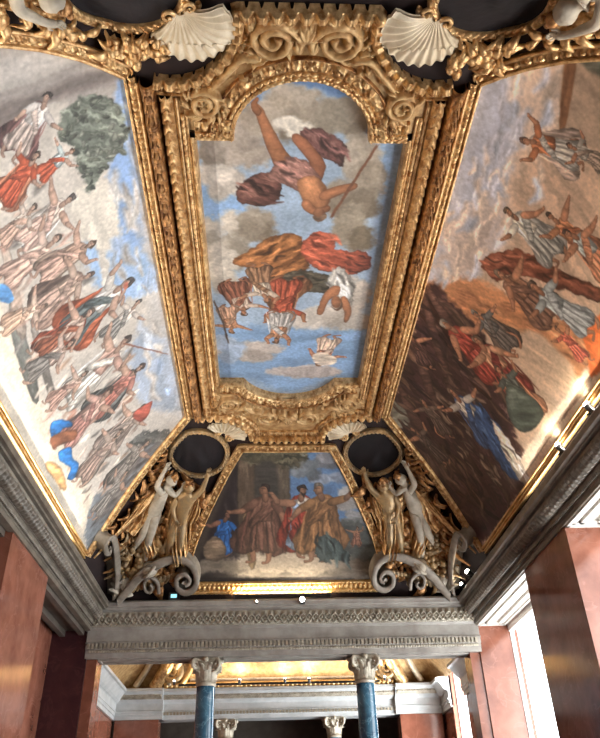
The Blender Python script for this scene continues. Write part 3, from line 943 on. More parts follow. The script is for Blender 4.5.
(1,7074,1140,832,-99,(104,102,98),(92,84,78),(176,120,88),(112,104,94),(86,72,62),-4,-4,0.6,-1,39),
(1,7677,973,1264,-110,(156,66,50),(140,58,46),(176,120,88),(140,130,116),(150,64,50),-36,-60,0.6,1,40),
(1,7646,1438,1227,-108,(178,130,98),(126,52,44),(176,120,88),(98,80,64),(136,62,48),-4,-53,0.6,-1,41),
(1,7783,1766,944,-108,(84,92,86),(78,88,80),(176,120,88),(92,72,58),(164,112,82),12,-25,0.7,1,42),
(1,8975,1376,1197,-107,(176,168,156),(52,76,116),(176,120,88),(104,84,68),(58,82,124),4,-4,0.3,-1,43),
(1,9701,794,866,-125,(112,92,78),(92,74,64),(176,120,88),(84,66,54),None,-4,3,0.6,1,44),
(1,10440,893,967,-104,(100,82,72),(82,64,56),(176,120,88),(84,66,54),None,12,3,0.6,-1,45),
(1,8381,205,794,-139,(92,62,54),(80,56,50),(176,120,88),(78,60,50),None,12,3,0.6,1,46),
(0,[7825,1572,7692,1800,7650,2059,7810,2198,8263,2139,8429,1946,8241,1726],(76,86,78),0.35,143,69,17,35,26,-0.3,-1.0),
(0,[8547,1315,8694,1591,9018,1982,9200,2416,9490,2247,9332,1816,9016,1390],(48,74,116),0.42,68,59,16,40,99,-0.3,-1.0),
(3,[8547,1315,8694,1591,9018,1982,9200,2416,9490,2247,9332,1816,9016,1390],14,[(28,44,69),(70,104,158),(28,44,69),(48,74,116),(21,33,52),(70,104,158)],68,201,33,16,42),
(0,[8694,1591,8749,1841,8903,2213,9154,2518,9320,2385,9135,2026],(206,190,172),0.42,70,58,16,39,97,-0.2,-1.0),
(3,[8694,1591,8749,1841,8903,2213,9154,2518,9320,2385,9135,2026],14,[(123,114,103),(255,255,231),(123,114,103),(206,190,172),(92,85,77),(255,255,231)],70,196,32,16,43)], 1.2)
paint_center = painter((156, 178, 202), [
(0,[-625,4134,-42,4014,617,4239,753,4773,377,4358,-34,4208,-410,4283,-639,4615],(104,142,196),0.12,-1,96,54,0,96,-0.6,-0.8),
(0,[-1167,5558,-775,5406,-607,5932,-813,6349,-1152,6285],(132,168,212),0.10,-1,123,68,0,123,-0.6,-0.8),
(0,[826,4835,1118,4778,1194,5671,1124,6720,967,6503,959,5675],(140,168,200),0.10,-1,120,67,0,120,-0.7,-0.7),
(0,[-1175,8164,-455,8067,558,8156,1113,8153,1179,9524,652,9408,24,9820,-624,9465,-1157,9350],(122,156,196),0.14,-17,161,121,0,201,-0.7,-0.7),
(2,-650,4992,451,369,(176,162,148),6,1,-0.5,-0.9),
(2,-907,4997,214,395,(150,138,126),6,2,-0.5,-0.9),
(2,-864,5407,268,287,(206,196,184),6,3,-0.5,-0.9),
(2,-176,4509,368,332,(168,154,136),6,4,-0.5,-0.9),
(2,-14,4700,272,149,(222,212,196),6,5,-0.5,-0.9),
(2,394,4569,249,291,(150,138,120),6,6,-0.5,-0.9),
(2,698,5239,268,479,(158,144,126),6,7,-0.5,-0.9),
(2,631,5679,304,400,(146,132,114),6,8,-0.5,-0.8),
(2,-874,6349,319,415,(178,168,154),6,9,-0.5,-0.9),
(2,-442,6108,289,297,(150,136,118),6,10,-0.5,-0.8),
(2,657,6193,295,408,(150,136,116),6,11,-0.6,-0.8),
(2,-937,6855,231,417,(196,186,172),6,12,-0.5,-0.8),
(2,537,7877,569,319,(198,188,176),6,13,-0.6,-0.8),
(2,-609,8652,539,255,(190,178,168),6,14,-0.6,-0.8),
(2,165,9237,630,252,(184,172,166),6,15,-0.6,-0.8),
(2,763,7271,244,496,(196,184,170),6,16,-0.6,-0.8),
(2,-908,8652,268,358,(150,168,192),6,17,-0.6,-0.8),
(0,[-712,5551,-550,5374,-348,5286,-189,5454,-231,5693,-417,5788,-603,5760,-694,5700],(112,72,62),0.42,25,39,10,26,65,-0.6,-0.8),
(3,[-712,5551,-550,5374,-348,5286,-189,5454,-231,5693,-417,5788,-603,5760,-694,5700],14,[(67,43,37),(153,101,88),(67,43,37),(112,72,62),(50,32,27),(153,101,88)],25,165,22,16,44),
(0,[-13,4750,174,4696,418,4843,495,4972,470,5188,331,5108,126,4978],(116,76,70),0.42,43,36,10,24,59,-0.6,-0.8),
(3,[-13,4750,174,4696,418,4843,495,4972,470,5188,331,5108,126,4978],14,[(69,45,42),(158,106,99),(69,45,42),(116,76,70),(52,34,31),(158,106,99)],43,169,20,16,45),
(0,[-21,5213,-187,4936,-365,4561,-425,4436,-478,4414,-499,4477,-459,4611,-339,5036,-186,5351,-46,5388],(184,118,78),0.08,-1,35,7,23,17,-0.6,-0.8),
(0,[-416,4493,-458,4418,-444,4375,-450,4344,-478,4352,-526,4426,-489,4537,-434,4557],(184,118,78),0.08,-1,33,7,16,16,-0.6,-0.8),
(0,[203,5536,292,5185,109,4904,-16,4781,-91,4782,-88,4872,11,5003,116,5200,13,5422,67,5598],(172,106,72),0.08,-1,37,7,24,18,-0.6,-0.8),
(0,[-348,5286,-173,5118,1,5087,209,5276,269,5505,90,5597,-144,5454,-303,5398],(150,104,92),0.42,35,38,10,25,63,-0.6,-0.8),
(3,[-348,5286,-173,5118,1,5087,209,5276,269,5505,90,5597,-144,5454,-303,5398],14,[(90,62,55),(203,143,127),(90,62,55),(150,104,92),(67,46,41),(203,143,127)],35,170,21,16,46),
(0,[-10,5394,168,5333,313,5475,376,5714,267,5840,99,5780,21,5598],(194,128,84),0.20,63,66,13,39,20,-0.7,-0.8),
(0,[325,5695,500,5595,649,5519,670,5455,617,5421,456,5469,275,5554,247,5651],(184,118,78),0.08,-1,39,8,26,20,-0.7,-0.7),
(0,[63,5810,217,5935,374,5852,392,5792,345,5763,227,5810,131,5689,50,5702],(184,118,78),0.08,-1,41,8,27,20,-0.7,-0.7),
(0,[331,5903,321,5964,288,6003,243,6003,205,5966,188,5905,198,5844,231,5807,275,5806,313,5842],(170,112,78),0.15,-1,41,11,28,21,-0.7,-0.7),
(0,[178,5937,255,6033,347,5967,330,5887,262,5952],(120,92,72),0.30,-1,28,11,0,21,-0.7,-0.7),
(0,[431,5944,622,5452,828,4935,821,4913,804,4918,593,5430,403,5923,410,5951],(122,78,54),0.08,-1,39,8,0,19,-0.7,-0.7),
(0,[-804,6742,-570,6521,-345,6309,-3,6236,108,6513,152,6920,-185,7079,-422,7003,-576,6851],(168,106,58),0.42,-35,46,12,31,77,-0.7,-0.7),
(3,[-804,6742,-570,6521,-345,6309,-3,6236,108,6513,152,6920,-185,7079,-422,7003,-576,6851],14,[(100,63,34),(226,145,83),(100,63,34),(168,106,58),(75,47,26),(226,145,83)],-35,195,25,16,47),
(0,[55,6443,265,6199,467,6264,511,6508,895,6540,978,6797,785,6952,466,6917,198,6805],(196,94,66),0.42,20,46,12,30,76,-0.7,-0.7),
(3,[55,6443,265,6199,467,6264,511,6508,895,6540,978,6797,785,6952,466,6917,198,6805],14,[(117,56,39),(255,130,93),(117,56,39),(196,94,66),(88,42,29),(255,130,93)],20,189,25,16,48),
(0,[-160,7001,72,6883,472,6994,671,7151,496,7315,198,7318,-48,7238],(86,78,62),0.42,14,49,13,33,82,-0.7,-0.7),
(3,[-160,7001,72,6883,472,6994,671,7151,496,7315,198,7318,-48,7238],14,[(51,46,37),(119,109,88),(51,46,37),(86,78,62),(38,35,27),(119,109,88)],14,192,27,16,49),
(0,[425,7074,565,6839,763,6992,831,7396,741,7610,557,7398],(214,208,198),0.42,72,50,13,33,83,-0.7,-0.7),
(3,[425,7074,565,6839,763,6992,831,7396,741,7610,557,7398],14,[(128,124,118),(255,255,255),(128,124,118),(214,208,198),(96,93,89),(255,255,255)],72,281,27,16,50),
(0,[525,7195,403,7392,347,7718,374,7805,428,7770,498,7490,623,7354,621,7209],(184,118,78),0.08,0,51,10,21,26,-0.7,-0.7),
(0,[651,7509,734,7749,732,7907,766,7980,807,7936,828,7734,751,7454,677,7401],(184,118,78),0.08,0,53,11,21,26,-0.7,-0.7),
(0,[664,7524,657,7600,626,7648,583,7648,544,7601,525,7525,533,7450,563,7404,606,7404,644,7449],(184,118,78),0.15,0,52,17,26,26,-0.7,-0.7),
(0,[532,7611,607,7676,667,7567,644,7460,699,7610,624,7720],(98,70,52),0.15,0,52,14,0,26,-0.7,-0.7),
(1,-721,7408,840,78,(208,182,160),(132,80,60),(196,132,96),(110,80,60),(132,82,62),20,50,0.6,1,71),
(1,-97,7445,1052,92,(194,86,56),(170,80,54),(184,118,78),(104,76,58),(140,92,60),30,50,0.6,1,72),
(1,-422,7121,867,84,(214,190,166),(150,110,80),(202,140,102),(110,80,60),None,10,60,0.6,-1,73),
(1,-876,7886,704,83,(196,136,98),(196,150,120),(196,136,98),(112,82,60),None,40,-20,0.6,1,74),
(1,-168,8065,832,95,(202,140,100),(182,176,170),(196,132,94),(112,82,60),(196,190,184),60,60,0.6,-1,75),
(1,534,8648,879,98,(202,128,98),(214,180,156),(206,138,104),(130,92,64),None,-40,-60,0.5,1,76),
(0,[331,8805,478,8700,703,8857,685,9017,438,9045],(214,196,176),0.30,0,41,20,0,30,-0.8,-0.6),
(0,[-1091,7544,-1004,7939,-941,8458,-927,8471,-918,8447,-979,7925,-1070,7531,-1084,7522],(90,72,60),0.08,0,54,11,0,27,-0.7,-0.7)], 1)
paint_lunette = painter((74, 63, 56), [
(0,[-49,111,808,116,1337,1244,1676,2096,1686,2349,844,2254,194,1867,-4,804],(98,136,186),0.14,12,119,80,0,159,-0.6,-0.8),
(2,604,420,397,195,(128,130,138),5,21,-0.5,-0.9),
(2,1094,1241,297,256,(176,172,168),5,22,-0.5,-0.9),
(2,892,811,367,172,(140,152,172),5,23,-0.5,-0.9),
(2,1242,1667,263,169,(150,150,152),5,24,-0.4,-0.9),
(2,355,591,290,259,(120,128,136),5,25,-0.5,-0.9),
(0,[834,1875,1242,1668,1631,1926,1808,2518,850,2547],(88,92,88),0.25,1,100,60,0,160,-0.6,-0.8),
(0,[-1695,2925,-1511,2161,-1175,1219,-834,410,-739,1646,-748,2940],(44,34,36),0.30,82,99,59,0,30,-0.6,-0.8),
(0,[-868,280,-617,151,-552,1225,-594,2485,-859,2565],(96,78,62),0.20,90,59,30,20,30,-0.6,-0.8),
(0,[-191,154,23,155,75,1231,44,1866,-182,1652],(104,90,74),0.20,89,59,30,20,30,-0.6,-0.8),
(0,[-759,150,237,134,352,418,-116,545,-656,454],(92,86,66),0.45,0,79,59,0,197,-0.6,-0.8),
(0,[-548,541,-188,501,-144,1653,-517,1649],(76,70,64),0.25,1,99,59,0,30,-0.6,-0.8),
(0,[-1846,2923,-1517,2473,-481,2529,848,2421,1851,2645,1942,3014],(126,114,100),0.25,1,100,60,0,119,-0.6,-0.8),
(0,[-1771,2945,-1428,2723,-672,2858,282,2955,1900,2938,1907,3103,-1774,3062],(58,50,46),0.20,1,80,60,0,119,-0.6,-0.8),
(0,[-934,2439,-292,2323,848,2421,854,2714,-671,2734],(176,160,140),0.20,1,80,80,0,159,-0.6,-0.8),
(0,[-795,1603,-628,1563,-557,2528,-690,2609],(150,122,84),0.20,86,59,20,20,30,-0.6,-0.8),
(1,-1190,1976,1023,-82,(36,104,186),(40,96,170),(150,104,82),(70,54,48),None,-40,-50,0.6,1,91),
(0,[-1530,2181,-1302,1975,-1119,2228,-1198,2477,-1498,2473],(140,118,96),0.35,1,59,20,30,30,-0.6,-0.8),
(1,-386,1734,1681,-86,(128,88,70),(118,80,64),(176,122,92),(58,44,38),(104,68,56),-50,-60,0.1,1,92),
(1,304,1699,1543,-94,(214,200,186),(150,172,202),(180,128,98),(52,40,36),(176,66,48),-45,10,0.1,-1,93),
(0,[117,1656,300,1446,490,1617,535,1998,311,2163,84,2076],(170,62,46),0.42,80,60,16,40,99,-0.6,-0.8),
(3,[117,1656,300,1446,490,1617,535,1998,311,2163,84,2076],14,[(102,37,27),(229,88,67),(102,37,27),(170,62,46),(76,27,20),(229,88,67)],80,295,33,16,51),
(1,679,1725,1667,-90,(164,116,72),(156,108,66),(176,126,94),(120,110,100),(150,104,64),-40,20,0.1,1,94),
(0,[613,2083,838,2001,1151,2342,1233,2552,926,2506,621,2544],(70,84,84),0.42,71,60,16,40,100,-0.6,-0.8),
(3,[613,2083,838,2001,1151,2342,1233,2552,926,2506,621,2544],14,[(42,50,50),(99,117,117),(42,50,50),(70,84,84),(31,37,37),(99,117,117)],71,294,33,16,52),
(1,1332,2049,464,-92,(176,120,90),(150,100,78),(176,126,94),(80,60,50),None,20,30,0.5,1,95)], 0.9)
paint_far = painter((216, 194, 166), [
(0,[86,5695,35,5653,-98,5629,-261,5632,-394,5661,-444,5705,-394,5747,-261,5772,-97,5769,36,5739],(206,176,148),0.25,-1,102,51,0,102,-0.5,0.9),
(0,[-1387,5805,-1428,5768,-1538,5747,-1675,5749,-1787,5775,-1831,5813,-1790,5850,-1680,5871,-1543,5869,-1430,5843],(226,206,182),0.25,-1,102,51,0,102,-0.5,0.9),
(0,[581,5791,537,5747,424,5722,286,5724,174,5754,132,5800,175,5844,288,5870,428,5867,540,5837],(168,182,200),0.25,-1,103,52,0,103,-0.5,0.9),
(0,[1231,5699,1177,5658,1042,5635,876,5638,743,5666,694,5709,746,5750,882,5773,1048,5770,1181,5742],(190,140,110),0.25,-1,103,51,0,103,-0.5,0.9),
(0,[210,5699,171,5649,71,5619,-52,5622,-151,5655,-189,5706,-150,5756,-50,5786,73,5784,173,5750],(206,176,148),0.25,-1,103,51,0,103,-0.5,0.9),
(0,[2605,5646,2557,5609,2437,5588,2291,5590,2175,5616,2133,5655,2181,5693,2301,5714,2447,5712,2564,5686],(226,206,182),0.25,-1,103,52,0,103,-0.5,0.9),
(0,[969,5713,924,5675,808,5652,665,5655,551,5681,508,5722,553,5760,669,5782,812,5780,927,5753],(168,182,200),0.25,-1,103,51,0,103,-0.5,0.9),
(0,[197,5818,160,5785,67,5766,-48,5768,-142,5790,-177,5825,-141,5858,-47,5877,68,5875,161,5852],(190,140,110),0.25,-1,103,52,0,103,-0.5,0.9),
(0,[1092,5670,1060,5640,979,5623,879,5625,799,5645,769,5676,801,5705,882,5722,983,5720,1063,5700],(206,176,148),0.25,-1,103,51,0,103,-0.5,0.9),
(0,[1491,5753,1445,5722,1331,5705,1190,5708,1078,5729,1036,5761,1080,5792,1195,5809,1336,5806,1449,5785],(226,206,182),0.25,-1,103,52,0,103,-0.5,0.9),
(0,[-958,5747,-1003,5694,-1124,5663,-1274,5666,-1396,5701,-1444,5756,-1399,5810,-1279,5841,-1128,5838,-1005,5802],(168,182,200),0.25,-1,102,51,0,102,-0.5,0.9),
(0,[2489,5734,2437,5692,2310,5668,2156,5671,2034,5699,1989,5743,2040,5785,2167,5809,2321,5806,2444,5777],(190,140,110),0.25,-1,104,52,0,104,-0.5,0.9)], 1)
# ================================================================== THE ROOM
def vault_mesh():
    xs = np.linspace(-3.62, 3.62, 180)
    ys = YC + np.linspace(-6.62, 6.62, 300)
    X, Y = np.meshgrid(xs, ys, indexing='ij')
    V = np.stack([X, Y, vz(X, Y) + 0.015], -1).reshape(-1, 3)
    F = grid_faces(len(xs), len(ys))
    hole = ((np.abs(X) < 1.12) & (Y - YC < 2.2) & (Y - YC > -2.47)) | ((np.abs(X) < 0.72) & (Y - YC > -3.1) & (Y - YC < 2.62))
    return V, F[~hole.ravel()[F].any(1)]


struct('ceiling', vault_mesh(), 'shade_ground', True)
struct('ceiling_light_stop', box(-4.6, 4.6, 0.35, 14.36, 8.0, 8.1), 'wall')  # unseen slab added over the vault to stop light leaks
struct('floor', box(-5.2, 5.2, -3.0, 24.6, -0.1, 0.0), 'floor')

EMB = [(0.95, 4.05), (5.85, 8.95), (10.75, 13.86)]
PIER = [(0.35, 0.95), (4.05, 5.85), (8.95, 10.75)]
g = []
for a, b in PIER:
    g.append(box(3.65, 4.34, a, b, 0, 5.2))
g.append(box(3.65, 4.34, 13.86, 14.36, 0, 5.2))
struct('wall_right', g, 'red_marble')
g = []
for a, b in PIER:
    g.append(box(-4.34, -3.65, a, b, 0, 5.2))
g.append(box(-4.6, -4.34, 0.35, 14.36, 0, 5.2))
struct('wall_left', g, 'red_marble')
struct('wall_left_end', box(-4.34, -3.65, 13.86, 14.36, 0, 5.2), 'dark_marble')
# everything above the openings, behind the cornice
struct('wall_right_top', box(3.69, 4.5, 0.35, 14.36, 5.24, 8.0), 'wall')
struct('wall_left_top', box(-4.6, -3.69, 0.35, 14.36, 5.24, 8.0), 'wall')
struct('wall_near', box(-4.4, 4.4, 0.35, 0.62, 4.7, 8.0), 'wall')

# soffits of the window bays: white panelled
for i, (a, b) in enumerate(EMB):
    g = [box(3.6502, 4.5, a, b, 5.2, 5.24)]
    for k, (m, w, h) in enumerate(((0.0, 0.05, 0.035), (0.07, 0.04, 0.02), (0.14, 0.05, 0.045))):
        g += [box(3.66 + m, 3.66 + m + w, a + m, b - m, 5.2 - h, 5.2), box(4.22 - m - w, 4.22 - m, a + m, b - m, 5.2 - h, 5.2),
              box(3.66 + m, 4.22 - m, a + m, a + m + w, 5.2 - h, 5.2), box(3.66 + m, 4.22 - m, b - m - w, b - m, 5.2 - h, 5.2)]
    struct('trim_%d' % (i + 1), g, 'white_trim')
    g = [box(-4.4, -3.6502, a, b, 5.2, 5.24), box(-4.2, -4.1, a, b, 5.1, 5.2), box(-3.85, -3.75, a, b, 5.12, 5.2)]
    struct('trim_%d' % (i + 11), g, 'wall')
# windows
for i, (a, b) in enumerate(EMB):
    c = 0.5 * (a + b)
    fr = [box(4.28, 4.36, a, a + 0.02, 0.1, 5.2), box(4.28, 4.36, b - 0.02, b, 0.1, 5.2), box(4.26, 4.36, a, b, 5.06, 5.2), box(4.26, 4.36, a, b, 0.0, 0.14)]
    w = struct('window_%d' % (i + 1), fr, 'white_trim')
    p = part('pane', [box(4.306, 4.314, a + 0.06, b - 0.06, 0.12, 5.05)], 'glass', w, False)

# the unseen room behind the viewer, added to block sky light from behind
struct('wall_rear', [box(-4.6, 4.6, -3.2, -3.0, 0, 5.4), box(-4.6, -4.4, -3.0, 0.35, 0, 5.4), box(4.4, 4.6, -3.0, 0.35, 0, 5.4)], 'wall')
struct('ceiling_rear', box(-4.6, 4.6, -3.0, 0.36, 5.2, 5.4), 'wall')

# ------------------------------------------------------------------ the cornice under the vault
def extrude_y(prof, y0, y1):
    pr = np.asarray(prof, float)
    V = np.concatenate([np.c_[pr[:, 0], np.full(len(pr), y), pr[:, 1]] for y in (y0, y1)])
    n = len(pr)
    F = [(i, (i + 1) % n, n + (i + 1) % n, n + i) for i in range(n)] + [list(range(n)), list(range(2 * n - 1, n - 1, -1))]
    return V, F


def extrude_x(prof, x0, x1):
    pr = np.asarray(prof, float)
    V = np.concatenate([np.c_[np.full(len(pr), x), pr[:, 0], pr[:, 1]] for x in (x0, x1)])
    n = len(pr)
    F = [(i, (i + 1) % n, n + (i + 1) % n, n + i) for i in range(n)] + [list(range(n)), list(range(2 * n - 1, n - 1, -1))]
    return V, F


side_prof = [(3.72, 5.68), (3.34, 5.66), (3.29, 5.63), (3.275, 5.60), (3.285, 5.57), (3.29, 5.53), (3.34, 5.525), (3.345, 5.50), (3.40, 5.50),
             (3.42, 5.46), (3.53, 5.33), (3.545, 5.33), (3.55, 5.29), (3.59, 5.285), (3.6, 5.25), (3.615, 5.245), (3.62, 5.185), (3.72, 5.185)]


def line_orn(p0, p1, nor, w, h, orn, ds=0.012, m=9, side=1):
    p = resample(np.array([p0, p1], float), ds)
    return sweep(p, nor, [(-w / 2, -0.01), (-w / 2, 0), (w / 2, 0), (w / 2, -0.01)] if h == 0 else torus_prof(w, h, -w / 2), orn, m, False, side)


for sx, nm in ((-1, 'left'), (1, 'right')):
    o = struct('trim_%d' % (21 if sx < 0 else 22), extrude_y([(sx * x, z) for x, z in side_prof], 0.62, 13.9), 'cornice_shaded')
    s2 = math.sqrt(0.5)
    g = [line_orn((sx * 3.465, 0.7, 5.395), (sx * 3.465, 13.62, 5.395), (-sx * s2, 0, -s2), 0.17, 0.02, leaves(0.11, 0.055), 0.014, 10, -1 if sx > 0 else 1),
         line_orn((sx * 3.57, 0.7, 5.285), (sx * 3.57, 13.75, 5.285), (-sx * 0.3, 0, -0.95), 0.05, 0.012, beads(0.05, 0.02), 0.0125, 5)]
    part('carved_leaf_band', g, 'cornice_shaded', o)

front_prof = [(13.9, 5.68), (13.56, 5.66), (13.50, 5.63), (13.485, 5.60), (13.495, 5.57), (13.50, 5.53), (13.56, 5.525), (13.565, 5.49),
              (13.60, 5.485), (13.62, 5.46), (13.73, 5.27), (13.745, 5.265), (13.75, 5.235), (13.78, 5.23), (13.80, 5.2), (13.82, 5.19), (13.82, 4.99),
              (13.80, 4.985), (13.77, 4.965), (13.77, 4.945), (13.805, 4.94), (13.805, 4.855), (13.815, 4.85), (13.835, 4.845), (13.835, 4.79),
              (13.85, 4.785), (13.85, 4.70), (14.34, 4.70), (14.34, 5.68)]


def entablature(name, prof, x0, x1, dy, dz, band_mat, orn_mat):
    pr = [(y + dy, z + dz) for y, z in prof]
    o = struct(name, extrude_x(pr, x0, x1), band_mat)
    g = []
    y, z = 13.665 + dy, 5.35 + dz
    g.append(line_orn((x0 + 0.1, y, z), (x1 - 0.1, y, z), (0, -0.866, -0.5), 0.24, 0.012, guilloche(0.24, 0.09), 0.013, 18))
    part('guilloche_band', g, orn_mat, o)
    g = []
    y, z = 13.79 + dy, 4.897 + dz
    n = int((x1 - x0) / 0.075)
    for i in range(n):
        xx = x0 + 0.04 + i * (x1 - x0 - 0.08) / n
        g.append(box(xx, xx + 0.042, y - 0.03, y + 0.02, z - 0.04, z + 0.045))
    part('dentil_row', g, orn_mat, o, False)
    g = [line_orn((x0 + 0.05, 13.835 + dy, 4.82 + dz), (x1 - 0.05, 13.835 + dy, 4.82 + dz), (0, -1, 0), 0.05, 0.0, beads(0.05, 0.022), 0.0125, 5),
         line_orn((x0 + 0.05, 13.75 + dy, 5.25 + dz), (x1 - 0.05, 13.75 + dy, 5.25 + dz), (0, -1, 0), 0.035, 0.0, beads(0.04, 0.016), 0.01, 5)]
    part('bead_row', g, orn_mat, o)
    return o


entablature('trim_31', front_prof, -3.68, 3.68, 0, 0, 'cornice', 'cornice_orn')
# panelled soffit of the beam on the columns
g = []
for a, b in ((-3.45, -1.75), (-1.15, 1.15), (1.75, 3.45)):
    g += [box(a, b, 13.93, 13.97, 4.675, 4.70), box(a, b, 14.22, 14.26, 4.675, 4.70), box(a, a + 0.04, 13.97, 14.22, 4.675, 4.70), box(b - 0.04, b, 13.97, 14.22, 4.675, 4.70)]
struct('trim_32', g, 'cornice')

# ================================================================== PAINTINGS
def edge_d(a):
    return np.interp(a, [1.72, 1.9, 2.08, 2.32, 2.57, 2.8, 3.0, 3.19, 3.40, 3.46], [3.13, 3.32, 3.50, 3.71, 3.90, 4.09, 4.25, 4.41, 4.55, 4.58])


_a = np.linspace(1.72, 3.40, 200)
_l = np.r_[0, np.cumsum(np.hypot(np.diff(_a), np.diff(drop(_a - 1.72))))]
_d = np.linspace(3.9, 6.32, 200)
_dz = drop((_d - 3.6) * 0.623)
_dl = np.r_[0, np.cumsum(np.hypot(np.diff(_d), np.diff(_dz)))]


def lun_half(d):
    return np.interp(d, [3.98, 4.07, 4.5, 4.95, 5.3, 5.66, 6.0, 6.25, 6.32], [0.74, 0.79, 1.045, 1.285, 1.475, 1.66, 1.79, 1.855, 1.87])


def canvas(name, X, Y, Z, U, V, painter, parent):
    n, m = X.shape
    col = painter(U, V)
    verts = np.stack([X, Y, Z], -1).reshape(-1, 3)
    o = part(name, (verts, grid_faces(n, m)), 'paint', parent)
    at = o.data.color_attributes.new('paint', 'FLOAT_COLOR', 'POINT')
    at.data.foreach_set('color', np.concatenate([np.clip(col, 0, 1).reshape(-1, 3), np.ones((n * m, 1))], 1).ravel().astype(np.float32))
    return o


def side_canvas(sx, painter, parent):
    nl, ny = 230, 640
    L = np.linspace(0, _l[-1], nl)
    A = np.interp(L, _l, _a)
    t = np.linspace(-1, 1, ny)
    Aa, T = np.meshgrid(A, t, indexing='ij')
    LL = np.meshgrid(L, t, indexing='ij')[0]
    Y = YC + edge_d(Aa) * T
    X = sx * Aa
    P, _ = vp(X, Y, 0.012)
    return canvas('canvas', P[..., 0], P[..., 1], P[..., 2], Y, LL, painter, parent)


def side_frame(sx, parent):
    a = np.linspace(1.72, 3.43, 60)
    for sy, nm in ((1, 1), (-1, 1)):
        xy = np.c_[sx * a, YC + sy * edge_d(a)]
        side = 1 if sx * sy < 0 else -1
        # lateral should point away from the painting (along +sy)
        g = [plan_sweep(xy, band(0.03, 0.075, -0.01), None, 0.02, 5, False, side), plan_sweep(xy, band(0.085, 0.045, 0.02), bosses(0.13, 0.07), 0.011, 10, False, side),
             plan_sweep(xy, band(0.03, 0.075, 0.105), None, 0.02, 5, False, side)]
        part('curved_frame_band', g, 'gold', parent)
    y0, y1 = YC - 4.55, YC + 4.55
    xy = np.array([(sx * 3.40, y0), (sx * 3.40, y1)])
    sd = -1 if sx < 0 else 1
    g = [plan_sweep(xy, torus_prof(0.05, 0.05, -0.02), None, 0.05, 8, False, sd), plan_sweep(xy, torus_prof(0.05, 0.035, 0.03), beads(0.06, 0.02), 0.015, 8, False, sd),
         plan_sweep(xy, torus_prof(0.05, 0.07, 0.075), None, 0.05, 8, False, sd)]
    part('lower_gilt_moulding', g, 'gold_pale', parent)


PAINTED = []
t = thing('ceiling_painting', 'left vault painting of a pale crowd under open blue sky', 'ceiling painting', (-2.5, YC, 6.9))
side_canvas(-1, paint_left, t)
side_frame(-1, t)
t = thing('ceiling_painting', 'right vault painting of labouring figures among dark brown logs and rocks', 'ceiling painting', (2.5, YC, 6.9))
side_canvas(1, paint_right, t)
side_frame(1, t)

# lunette at the far end
t = thing('ceiling_painting', 'small end painting of robed figures standing above the columned opening', 'ceiling painting', (0, 12.4, 6.9))
nl, nx = 190, 260
LD = np.linspace(np.interp(4.0, _d, _dl), _dl[-1], nl)
DD = np.interp(LD, _dl, _d)
D2, T2 = np.meshgrid(DD, np.linspace(-1, 1, nx), indexing='ij')
L2 = np.meshgrid(LD, np.linspace(-1, 1, nx), indexing='ij')[0]
X2 = lun_half(D2) * T2
P, _ = vp(X2, YC + D2, 0.012)
canvas('canvas', P[..., 0], P[..., 1], P[..., 2], X2, L2, paint_lunette, t)
d = np.linspace(6.36, 4.05, 50)
xy = np.r_[np.c_[-lun_half(d), YC + d], np.c_[lun_half(d[::-1]), YC + d[::-1]]]
g = [plan_sweep(xy, band(0.03, 0.07, -0.01), None, 0.015, 5, False, 1), plan_sweep(xy, band(0.085, 0.04, 0.02), bosses(0.12, 0.065), 0.0105, 9, False, 1),
     plan_sweep(xy, band(0.03, 0.07, 0.105), None, 0.015, 5, False, 1)]
part('gilded_frame', g, 'gold', t)
xy = np.array([(-1.95, YC + 6.30), (1.95, YC + 6.30)])
g = [plan_sweep(xy, torus_prof(0.07, 0.05, -0.04), beads(0.07, 0.02), 0.014, 8, False, -1), plan_sweep(xy, band(0.10, 0.03, 0.03), leaves(0.09, 0.045), 0.012, 10, False, -1),
     plan_sweep(xy, torus_prof(0.09, 0.06, 0.13), rope(0.09, 0.02), 0.014, 8, False, -1)]
part('lower_gilt_moulding', g, 'gold_pale', t)

# centre
ZP = 7.90
E_NEAR, E_FAR = 2.45, 2.18


def arc_pts(e0, half, sag, n=40):
    R = (half * half + sag * sag) / (2 * sag)
    a0 = math.asin(min(1, half / R)) if sag <= half else PI - math.asin(half / R)
    c = e0 + sag - R
    th = np.linspace(-a0, a0, n)
    return np.c_[R * np.sin(th), c + R * np.cos(th)]


ARC = {-1: arc_pts(E_NEAR, 0.70, 0.70), 1: arc_pts(E_FAR, 0.72, 0.47)}
E0 = {-1: E_NEAR, 1: E_FAR}
t = thing('ceiling_painting', 'central painting of draped figures on clouds in the flat middle of the vault', 'ceiling painting', (0, YC, ZP))
nx, ny = 240, 560
X3, Y3 = np.meshgrid(np.linspace(-1.16, 1.16, nx), np.linspace(YC - 3.2, YC + 2.75, ny), indexing='ij')
canvas('canvas', X3, Y3, np.full_like(X3, ZP), X3, Y3, paint_center, t)

